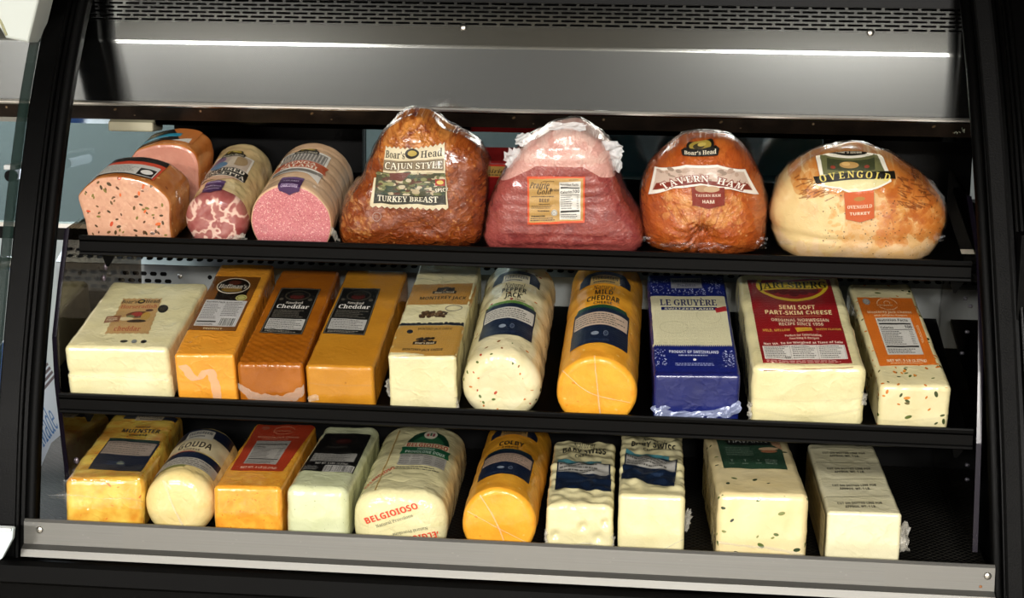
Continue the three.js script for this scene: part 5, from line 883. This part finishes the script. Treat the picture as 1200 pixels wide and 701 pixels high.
  const film2 = crumpled(0.05, 0.07, 66, 0.006); film2.rotateY(0.5); film2.translate(c.W * 0.42, 0.035, 0.006); part('wrap_fold', film2, clearFilm, c.t);
}
const shellFilm = new THREE.MeshPhysicalMaterial({ color: 0xffffff, transmission: 1, thickness: 0, roughness: 0.14, ior: 1.5, bumpMap: creaseMap, bumpScale: 0.0016 });
// large pieces: an outline read off the photograph, given real depth in front of and behind it
function joint(o) {
  const { frame, back, front, rear, outline, crop } = o, A = axes(frame, o.yaw ?? 0);
  const xs = outline.map(([x, y]) => [crop[0] + x / crop[2], crop[1] + y / crop[2]]);
  const ml = Math.min(...xs.map((p) => p[0])), mr = Math.max(...xs.map((p) => p[0]));
  const x0 = (onShelfAtPixelX(frame, ml, back) + onShelfAtPixelX(frame, mr, back)) / 2;
  const O = frame.O.clone().addScaledVector(frame.B, back).add(V(x0, 0, 0)), s = { O, A };
  const toLocal = (px, py, z = 0) => { const p = local(s, hitPlane(px, py, O.clone().addScaledVector(A.Z, z), A.Z)); return [p.x, p.y]; };
  const pl = xs.map(([x, y]) => { const q = toLocal(x, y); if (q[1] < 0.014) q[1] = Math.min(0, q[1]); return q; }), cx = (Math.min(...pl.map((p) => p[0])) + Math.max(...pl.map((p) => p[0]))) / 2, top = Math.max(...pl.map((p) => p[1])), cy = top * (o.centre ?? 0.46);
  const N = 96, raw = [];
  for (let i = 0; i < N; i++) { const a = i / N * Math.PI * 2, c = Math.cos(a), q = Math.sin(a); let best = 0.01; for (let k = 0; k < pl.length; k++) { const A0 = pl[k], B0 = pl[(k + 1) % pl.length], ax = A0[0] - cx, ay = A0[1] - cy, dx = B0[0] - A0[0], dy = B0[1] - A0[1], den = c * dy - q * dx; if (Math.abs(den) < 1e-9) continue; const tt = (ax * dy - ay * dx) / den, uu = (ax * q - ay * c) / den; if (tt > 0 && uu >= 0 && uu <= 1) best = Math.max(best, tt); } raw.push(best); }
  const rad0 = raw.map((_, i) => { let m = 0, w = 0; for (let d = -2; d <= 2; d++) { const g = Math.exp(-d * d / 2); m += g * raw[(i + d + N) % N]; w += g; } return m / w; });
  const radius = (a) => { const f = ((a / (Math.PI * 2)) % 1 + 1) % 1 * N, i = Math.floor(f), t = f - i; return lerp(rad0[i % N], rad0[(i + 1) % N], t); };
  const e = o.flat ?? 0.8, M = 56, k = o.seed ?? 1, amp = o.lumps ?? 0.002, f = o.lumpSize ?? 25;
  const t = thing(o.name, o.label, 'meat', UPPER); atSeat(t, s);
  const bump = (x, y, z) => amp * 2 * fbm(x * f + k, y * f, z * f, 4) + (o.extra ? o.extra(x, y, z, { cx, cy, top }) : 0);
  const geo = gridGeometry(N, M, (i, j) => {
    const a = i / N * Math.PI * 2, th = (M - j) / M * Math.PI, R = radius(a), q = Math.pow(Math.max(1e-5, Math.sin(th)), e), c = Math.cos(th), z = Math.sign(c) * Math.pow(Math.abs(c), e) * (c > 0 ? front : rear);
    let x = cx + R * q * Math.cos(a), y = cy + R * q * Math.sin(a), zz = z; const n = bump(x, y, zz), nl = V(Math.cos(a) * q, Math.sin(a) * q, c); x += nl.x * n; y += nl.y * n; zz += nl.z * n;
    return [x, Math.max(y, 0.0005), zz + (o.lean ?? 0) * (y - cy)];
  }, (i, j) => { const a = i / N * Math.PI * 2, th = (M - j) / M * Math.PI, R = radius(a), q = Math.pow(Math.max(1e-5, Math.sin(th)), e); return [((R * q * Math.cos(a)) / (o.span ?? 0.25)) + 0.5, (R * q * Math.sin(a)) / (o.span ?? 0.25) + 0.5]; });
  const body = part('body', smoothNormals(geo), o.material, t);
  // stretched film around it, standing off a little with its own creases
  const shell = geo.clone(), sp = shell.attributes.position, sn = shell.attributes.normal, su = shell.attributes.uv;
  for (let i = 0; i < sp.count; i++) { const x = sp.getX(i), y = sp.getY(i), z = sp.getZ(i), w = 0.0016 + (o.slack ?? 0.0016) * (1 - 2.4 * Math.sqrt(Math.abs(noise(x * 38 + k, y * 16, z * 30)))) ; const off = Math.max(0.0008, w); sp.setXYZ(i, x + sn.getX(i) * off, Math.max(0.0003, y + sn.getY(i) * off), z + sn.getZ(i) * off); su.setXY(i, x, y); }
  part('wrap_film', smoothNormals(shell), shellFilm, t);
  const surface = (x, y) => {
    const get = (x1, y1) => { const dx = x1 - cx, dy = y1 - cy, a = Math.atan2(dy, dx), q = clamp(Math.hypot(dx, dy) / radius(a), 0, 0.995), sn = Math.pow(q, 1 / e), c = Math.sqrt(1 - sn * sn), z = Math.pow(c, e) * front; const n = bump(x1, y1, z); return z + c * n + (o.lean ?? 0) * (y1 - cy); };
    const h = 0.003, z = get(x, y), dx = (get(x + h, y) - get(x - h, y)) / (2 * h), dy = (get(x, y + h) - get(x, y - h)) / (2 * h), m = Math.hypot(dx, dy, 1);
    return [[x, y, z], [-dx / m, -dy / m, 1 / m]];
  };
  const project = (px, py) => { let z = front; let p = toLocal(px, py, z); for (let i = 0; i < 6; i++) { z = surface(...p)[0][2]; p = toLocal(px, py, z); } return p; };
  return { t, s, surface, project, cx, cy, top, crop, quad: (pts) => pts.map(([x, y]) => project(crop[0] + x / crop[2], crop[1] + y / crop[2])) };
}
function jointLabel(b, pts, texture, o = {}) { return part(o.name ?? 'label', patch(b.quad(pts), b.surface, o.nu ?? 26, o.nv ?? 26, o.lift ?? 0.0026), labelMat(texture, { alpha: true, rough: 0.28 }), b.t); }
const uvTexture = (size, draw) => { const t = canvasTexture(size, size, draw); t.wrapS = t.wrapT = THREE.ClampToEdgeWrapping; return t; };
function blotches(x, size, list) { for (const [c, n, r0, r1, x0, x1, y0, y1, a] of list) for (let i = 0; i < n; i++) { x.globalAlpha = a ?? 1; x.fillStyle = c; x.beginPath(); x.ellipse(rr(x0, x1) * size, rr(y0, y1) * size, rr(r0, r1), rr(r0, r1) * 0.7, rnd() * 3, 0, 7); x.fill(); } x.globalAlpha = 1; }
const bumpFor = (f, z) => { const t = heightMap(256, (u, v) => { const n = tileNoise(u, v, f, z); return 0.8 - 1.2 * Math.sqrt(Math.abs(n)); }, 1); t.repeat.set(2, 2); return t; };
const wrinkle = bumpFor(9, 21), wrinkleFine = bumpFor(16, 33);
{
  const skin = uvTexture(512, (x, s) => { fill(x, '#823a12', 0, 0, s, s); blotches(x, s, [['#a8581e', 260, 8, 26, 0, 1, 0, 1, 0.4], ['#cf8a44', 160, 6, 20, 0.35, 0.75, 0.1, 0.5, 0.35], ['#7c3410', 240, 6, 22, 0, 1, 0.5, 1, 0.4], ['#5c240c', 90, 3, 9, 0.5, 0.95, 0.3, 0.9, 0.5], ['#d99a58', 200, 2, 5, 0, 1, 0, 1, 0.5], ['#e2b070', 70, 4, 12, 0.05, 0.3, 0.55, 0.8, 0.3], ['#d98f42', 120, 5, 16, 0.3, 0.7, 0.08, 0.32, 0.4]]); });
  const b = joint({ name: 'turkey_breast', label: 'brown spice rubbed turkey breast, peaked, with a stamp edged label', frame: TOP, back: 0.062, front: 0.052, rear: 0.05, flat: 0.62, lumps: 0.004, lumpSize: 32, seed: 3, crop: [395, 125, 4.12], span: 0.24,
    outline: [[25, 640], [18, 560], [40, 450], [80, 380], [140, 330], [165, 270], [182, 190], [235, 110], [290, 50], [350, 20], [410, 18], [460, 42], [530, 98], [600, 130], [690, 178], [725, 230], [727, 330], [715, 430], [715, 560], [700, 640], [640, 660], [300, 662], [100, 655]], material: film(skin, { bumpMap: wrinkle, bump: 0.0036, rough: 0.2, coat: 0.5 }) });
  jointLabel(b, [[210, 140], [540, 150], [548, 505], [150, 495]], canvasTexture(480, 440, (x, w, h) => {
    const p = []; const n = 26; for (let i = 0; i <= n; i++) p.push([70 + i / n * 380, 26 + (i % 2) * 12]); p.push([460, 130], [470, 410]); for (let i = n; i >= 0; i--) p.push([10 + i / n * 460, 410 + (i % 2) * 14]); p.push([16, 240], [70, 220]); poly(x, '#dccfae', p);
    say(x, "Boar's", 140, 76, 58, '#241c10', { font: SERIF, fit: 130 }); oval(x, '#1d170d', 248, 66, 44, 32); oval(x, '#b9a04c', 250, 64, 30, 18); say(x, 'Head', 372, 76, 58, '#241c10', { font: SERIF, fit: 140 });
    fill(x, '#8a7a5e', 70, 110, 384, 66); say(x, 'CAJUN STYLE', 262, 144, 56, '#efe8d2', { font: SERIF, fit: 370, edge: '#4a3a28' });
    fill(x, '#4a4a34', 30, 190, 430, 200); for (let i = 0; i < 130; i++) oval(x, ['#b8a888', '#6c7048', '#8a8a5c', '#5c3a2c', '#c9bda0', '#3c4a3a'][i % 6], rr(40, 450), rr(190, 330), rr(6, 28), rr(4, 13)); poly(x, '#6a3a30', [[110, 190], [250, 190], [190, 240], [120, 236]]); fill(x, '#a5342c', 396, 230, 60, 44); oval(x, '#d9c46a', 426, 252, 22, 14);
    say(x, 'SPICY', 434, 300, 28, '#efe8d2', { fit: 80, turn: -0.12, edge: '#2a2418' }); fill(x, '#2c2c22', 30, 334, 430, 58); say(x, 'TURKEY BREAST', 230, 360, 50, '#e6dfc8', { font: SERIF, fit: 360, edge: '#1c1c14' });
  }));
  jointLabel(b, [[172, 505], [215, 505], [215, 552], [172, 552]], canvasTexture(64, 64, (x) => { oval(x, '#c9a494', 32, 32, 28, 28, 4); smallPrint(x, 16, 20, 32, 24, 3, '#c9a494'); }), { name: 'stamp', nu: 6, nv: 6 });
}
{
  const meat = uvTexture(512, (x, s) => { fill(x, '#9a4842', 0, 0, s, s); blotches(x, s, [['#a04c46', 220, 8, 30, 0, 1, 0.3, 1, 0.35], ['#7a2f2e', 160, 6, 24, 0, 1, 0.35, 1, 0.35], ['#b8706a', 160, 1, 4, 0, 1, 0.2, 1, 0.5]]); x.fillStyle = '#d9a498'; x.beginPath(); x.moveTo(0, 0); x.lineTo(s, 0); x.lineTo(s, 0.42 * s); x.lineTo(0.72 * s, 0.36 * s); x.lineTo(0.62 * s, 0.30 * s); x.lineTo(0.36 * s, 0.30 * s); x.lineTo(0.26 * s, 0.36 * s); x.lineTo(0, 0.5 * s); x.fill(); blotches(x, s, [['#e8c4b6', 90, 6, 20, 0.25, 0.75, 0.05, 0.28, 0.5]]); });
  const b = joint({ name: 'corned_beef', label: 'dark pink wrapped beef piece with pale fat cap and an orange bordered label', frame: TOP, back: 0.058, front: 0.046, rear: 0.06, flat: 0.5, lumps: 0.0022, lumpSize: 26, seed: 14, crop: [560, 140, 4.525], span: 0.24,
    extra: (x, y) => 0.0008 * Math.sin(y * 420 + 3 * noise(x * 20, y * 20, 1)),
    outline: [[48, 650], [42, 570], [62, 440], [110, 330], [150, 255], [240, 130], [310, 80], [400, 42], [500, 25], [580, 45], [650, 92], [705, 160], [735, 260], [770, 380], [835, 490], [878, 560], [882, 640], [850, 676], [500, 676], [100, 668]], material: film(meat, { bumpMap: wrinkleFine, bump: 0.0016, rough: 0.2, coat: 0.5 }) });
  jointLabel(b, [[263, 300], [568, 298], [567, 547], [265, 552]], canvasTexture(440, 360, (x, w, h) => {
    fill(x, '#e0562e', 0, 0, w, h); fill(x, '#c49c5c', 14, 14, w - 28, h - 28); say(x, 'Prairie', 96, 66, 62, '#2a1c10', { font: SERIF, slant: 0.3, fit: 150 }); say(x, 'Gold', 130, 112, 60, '#2a1c10', { font: SERIF, slant: 0.3, fit: 110 }); say(x, 'brand', 212, 100, 26, '#2a1c10', { font: SERIF });
    smallPrint(x, 120, 26, 110, 12, 1, '#4a3620'); smallPrint(x, 30, 146, 190, 16, 1, '#3a2a18'); say(x, 'BEEF', 130, 180, 28, '#2a1c10', { fit: 80 }); smallPrint(x, 90, 198, 80, 14, 1, '#3a2a18'); smallPrint(x, 30, 216, 190, 30, 3, '#5a4426'); smallPrint(x, 80, 252, 90, 16, 1, '#2a1c10'); smallPrint(x, 30, 288, 140, 20, 1, '#1c140c', 0.1); smallPrint(x, 24, 314, 200, 26, 2, '#3a2a18'); seal(x, 206, 276, 24, '#8f8f88', '#dcdad2');
    facts(x, 246, 38, 162, 296, { calories: '100' }); smallPrint(x, 320, 22, 80, 10, 1, '#4a3620');
  }));
  const wrapMat = new THREE.MeshPhysicalMaterial({ color: 0xffffff, transparent: true, opacity: 0.55, roughness: 0.25, side: THREE.DoubleSide });
  for (const [x, y, w, h, sd] of [[250, 110, 0.03, 0.02, 71], [190, 215, 0.03, 0.034, 72], [700, 165, 0.04, 0.026, 73], [735, 225, 0.016, 0.034, 74], [470, 40, 0.06, 0.012, 75]]) { const p = b.project(b.crop[0] + x / b.crop[2], b.crop[1] + y / b.crop[2]); const g = crumpled(w, h, sd, 0.006); g.translate(p[0], p[1], 0.012); part('wrap_tail', g, wrapMat, b.t); }
}
{
  const skin = uvTexture(512, (x, s) => { fill(x, '#b5561f', 0, 0, s, s); blotches(x, s, [['#c9702e', 260, 8, 30, 0, 1, 0, 1, 0.35], ['#9a4216', 200, 6, 24, 0, 1, 0, 1, 0.35], ['#dd9a54', 120, 6, 22, 0.25, 0.75, 0.4, 0.6, 0.35], ['#e6b478', 60, 2, 6, 0.2, 0.8, 0.4, 0.7, 0.5]]); x.strokeStyle = 'rgba(140,60,20,0.45)'; for (let i = 0; i < 44; i++) { const a = rr(0, 6.28), l = rr(60, 220); x.lineWidth = rr(1, 4); x.beginPath(); x.moveTo(s * 0.5, s * 0.78); x.quadraticCurveTo(s * 0.5 + Math.cos(a) * l * 0.5 + rr(-14, 14), s * 0.78 + Math.sin(a) * l * 0.5, s * 0.5 + Math.cos(a) * l, s * 0.78 + Math.sin(a) * l); x.stroke(); } });
  const b = joint({ name: 'round_ham', label: 'round smoked orange brown ham gathered into pleats, with red and cream label', frame: TOP, back: 0.078, front: 0.070, rear: 0.075, flat: 0.85, lumps: 0.0022, lumpSize: 22, seed: 24, crop: [740, 150, 4.67], span: 0.2,
    extra: (x, y, z, d) => { const dx = x - d.cx, dy = y - d.top * 0.2, r = Math.hypot(dx, dy), a = Math.atan2(dy, dx); return z > 0 ? 0.0026 * Math.sin(a * 15 + 2 * noise(a * 2, r * 30, 4)) * smooth(0.065, 0.012, r) - 0.012 * smooth(0.03, 0.0, r) : 0; },
    outline: [[58, 480], [48, 380], [58, 290], [100, 200], [170, 128], [250, 72], [330, 42], [440, 38], [540, 54], [600, 100], [670, 180], [715, 270], [737, 400], [737, 520], [725, 600], [690, 655], [600, 676], [400, 680], [200, 668], [110, 620], [75, 560]], material: film(skin, { bumpMap: wrinkle, bump: 0.0022, rough: 0.22, coat: 0.5 }) });
  jointLabel(b, [[120, 150], [625, 150], [690, 365], [100, 365]], canvasTexture(520, 230, (x, w, h) => {
    poly(x, '#f0e8dc', [[20, 60], [190, 4], [360, 4], [494, 60], [520, 226], [400, 150], [260, 118], [120, 150], [0, 226]]); poly(x, '#cdb5a4', [[32, 70], [190, 18], [360, 18], [484, 70], [500, 190], [400, 138], [260, 106], [120, 138], [18, 190]]); for (let i = 0; i < 22; i++) oval(x, i % 2 ? '#9a8474' : '#b89c8a', rr(50, 470), rr(30, 90), rr(6, 22), rr(4, 12)); poly(x, '#7a2a1c', [[20, 186], [34, 140], [120, 106], [260, 84], [400, 106], [486, 140], [498, 186], [400, 136], [260, 106], [120, 136]]);
    arcSay(x, 'TAVERN HAM', 262, 78, 52, '#f7efe4', 370, 66, { font: SERIF, edge: '#7a2a1c' });
  }));
  jointLabel(b, [[268, 76], [488, 76], [488, 158], [268, 158]], canvasTexture(260, 110, (x) => { emblem(x, 130, 48, 240); }), { name: 'emblem', lift: 0.0034 });
  jointLabel(b, [[330, 310], [505, 310], [508, 438], [336, 438]], canvasTexture(180, 150, (x) => { poly(x, '#8a2c1c', [[0, 16], [180, 16], [180, 126], [90, 148], [0, 126]]); oval(x, '#b9906c', 60, 20, 40, 20); oval(x, '#c9a884', 110, 24, 44, 18); say(x, 'TAVERN HAM', 90, 62, 24, '#f0e0cc', { fit: 140, font: SERIF }); say(x, 'HAM', 90, 102, 30, '#f0e0cc', { fit: 70 }); }), { name: 'tag', lift: 0.003 });
  for (const [x, y, w, h, sd] of [[100, 600, 0.03, 0.012, 81], [700, 620, 0.026, 0.02, 82], [420, 640, 0.07, 0.012, 83], [250, 630, 0.05, 0.01, 84]]) { const p = b.project(b.crop[0] + x / b.crop[2], b.crop[1] + y / b.crop[2]), q = b.surface(...p)[0]; const g = crumpled(w, h, sd, 0.003); g.translate(p[0], p[1], q[2] + 0.004); part('wrap_tail', g, clearFilm, b.t); }
}
{
  const skin = uvTexture(512, (x, s) => { fill(x, '#e0b479', 0, 0, s, s); blotches(x, s, [['#ebcf92', 120, 14, 40, 0.05, 0.4, 0.3, 0.65, 0.35], ['#c9772e', 260, 5, 22, 0.58, 0.97, 0.24, 0.6, 0.45], ['#c9752c', 160, 5, 22, 0.15, 0.85, 0.2, 0.36, 0.4], ['#b45f22', 90, 4, 14, 0.62, 0.95, 0.3, 0.5, 0.45], ['#dd9a4c', 80, 3, 12, 0.35, 0.7, 0.4, 0.62, 0.4], ['#3a2a18', 150, 0.8, 2.2, 0.3, 0.95, 0.35, 0.68, 0.9], ['#e8c8a0', 80, 8, 26, 0, 1, 0.62, 0.8, 0.4]]); x.strokeStyle = '#6a3414'; x.lineWidth = 2; for (let i = 0; i < 60; i++) { const px = rr(0.66, 0.86) * s, py = rr(0.28, 0.42) * s; x.globalAlpha = 0.6; x.beginPath(); x.moveTo(px, py); x.lineTo(px + rr(10, 34), py + rr(6, 16)); x.stroke(); } for (let i = 0; i < 26; i++) { const px = rr(0.16, 0.32) * s, py = rr(0.3, 0.4) * s; x.beginPath(); x.moveTo(px, py); x.lineTo(px + rr(10, 30), py - rr(5, 14)); x.stroke(); } x.globalAlpha = 1; });
  const b = joint({ name: 'roast_turkey', label: 'golden roasted turkey breast, broad and rounded, with black and orange labels', frame: TOP, back: 0.078, front: 0.070, rear: 0.08, flat: 0.72, lumps: 0.003, lumpSize: 14, seed: 34, crop: [890, 165, 5.009], span: 0.27, centre: 0.42,
    extra: (x, y, z, d) => (z > -0.02 ? -0.0022 * Math.exp(-(((y - d.top * 0.25) / 0.004) ** 2)) : 0),
    outline: [[66, 500], [60, 400], [75, 300], [110, 230], [200, 150], [300, 85], [400, 62], [520, 50], [620, 56], [700, 74], [800, 110], [920, 190], [1020, 270], [1080, 340], [1092, 400], [1082, 480], [1040, 570], [980, 645], [920, 682], [600, 690], [280, 676], [180, 640], [110, 580]], material: film(skin, { bump: 0.0007, rough: 0.2, coat: 0.55 }) });
  jointLabel(b, [[318, 60], [800, 60], [800, 305], [318, 305]], canvasTexture(520, 270, (x, w, h) => {
    poly(x, '#f1ead8', [[14, 36], [90, 26], [420, 24], [470, 130], [486, 190], [400, 226], [330, 244], [250, 264], [160, 226], [54, 218], [40, 150]]); poly(x, '#6a6a44', [[44, 44], [400, 38], [446, 130], [60, 138]]); fill(x, '#3c4028', 84, 50, 296, 56); oval(x, '#b08a50', 220, 74, 60, 18); oval(x, '#cfa868', 200, 68, 26, 10); oval(x, '#8a3a2a', 120, 90, 16, 9); oval(x, '#8a3a2a', 330, 84, 16, 9); poly(x, '#dfd39a', [[66, 170], [452, 150], [466, 186], [390, 214], [320, 232], [250, 250], [170, 216], [72, 206]]);
    x.save(); x.fillStyle = '#17140d'; x.beginPath(); x.moveTo(0, 160); x.quadraticCurveTo(260, 82, 506, 134); x.lineTo(512, 178); x.quadraticCurveTo(260, 132, 18, 202); x.fill(); x.restore(); arcSay(x, 'OVENGOLD', 258, 128, 60, '#e4cf6a', 400, 34, { font: SERIF });
    poly(x, '#17140d', [[110, 8], [330, 4], [338, 30], [100, 32]]); say(x, "Boar's Head", 220, 18, 18, '#efe6c8', { font: SERIF, fit: 170 });
  }));
  jointLabel(b, [[497, 305], [668, 290], [672, 470], [506, 478]], canvasTexture(170, 180, (x) => { poly(x, '#d4612a', [[0, 0], [170, 0], [170, 160], [85, 180], [0, 160]]); oval(x, '#b8843c', 86, 40, 32, 12); say(x, 'OVENGOLD', 86, 84, 28, '#f3e4cc', { fit: 146, font: SERIF }); say(x, 'TURKEY', 86, 126, 26, '#f3e4cc', { fit: 120 }); }), { name: 'tag', lift: 0.003 });
  for (const [x, y, w, h, sd] of [[1040, 560, 0.02, 0.014, 91], [160, 590, 0.03, 0.008, 92]]) { const p = b.project(b.crop[0] + x / b.crop[2], b.crop[1] + y / b.crop[2]), q = b.surface(...p)[0]; const g = crumpled(w, h, sd, 0.003); g.translate(p[0], p[1], q[2] + 0.003); part('wrap_tail', g, clearFilm, b.t); }
}
// red packet standing behind the beef
{
  const A = axes(TOP, 0), O = TOP.O.clone().addScaledVector(TOP.B, 0.20), x0 = onShelfAtPixelX(TOP, 588, 0.20);
  const t = thing('red_packet', 'red packet with a gold band standing behind the turkey and the beef', 'packet');
  t.position.copy(O).add(V(x0, 0, 0)); t.quaternion.setFromRotationMatrix(new THREE.Matrix4().makeBasis(A.X, A.U, A.Z));
  part('body', loafGeometry(0.11, 0.066, 0.07, 0.006, { n: [8, 8, 8] }), film(mottled(128, '#8a1c1c', '#6e1414', { tile: 0.2 }), { bump: 0.0008 }), t);
  part('label', patch([[-0.05, 0.062], [0.05, 0.062], [0.05, 0.042], [-0.05, 0.042]], (x, y) => [[x, y, 0], [0, 0, 1]], 4, 2, 0.0006), labelMat(canvasTexture(300, 80, (x, w, h) => { fill(x, '#c62f22', 0, 0, w, h); fill(x, '#b9924c', 0, 10, w, 64); say(x, 'Prairie Gold', 150, 40, 32, '#3a2412', { font: SERIF, slant: 0.3, fit: 200 }); smallPrint(x, 40, 58, 220, 12, 1, '#4a3018'); }), { flat: true }), t);
}

renderer.render(scene, camera);
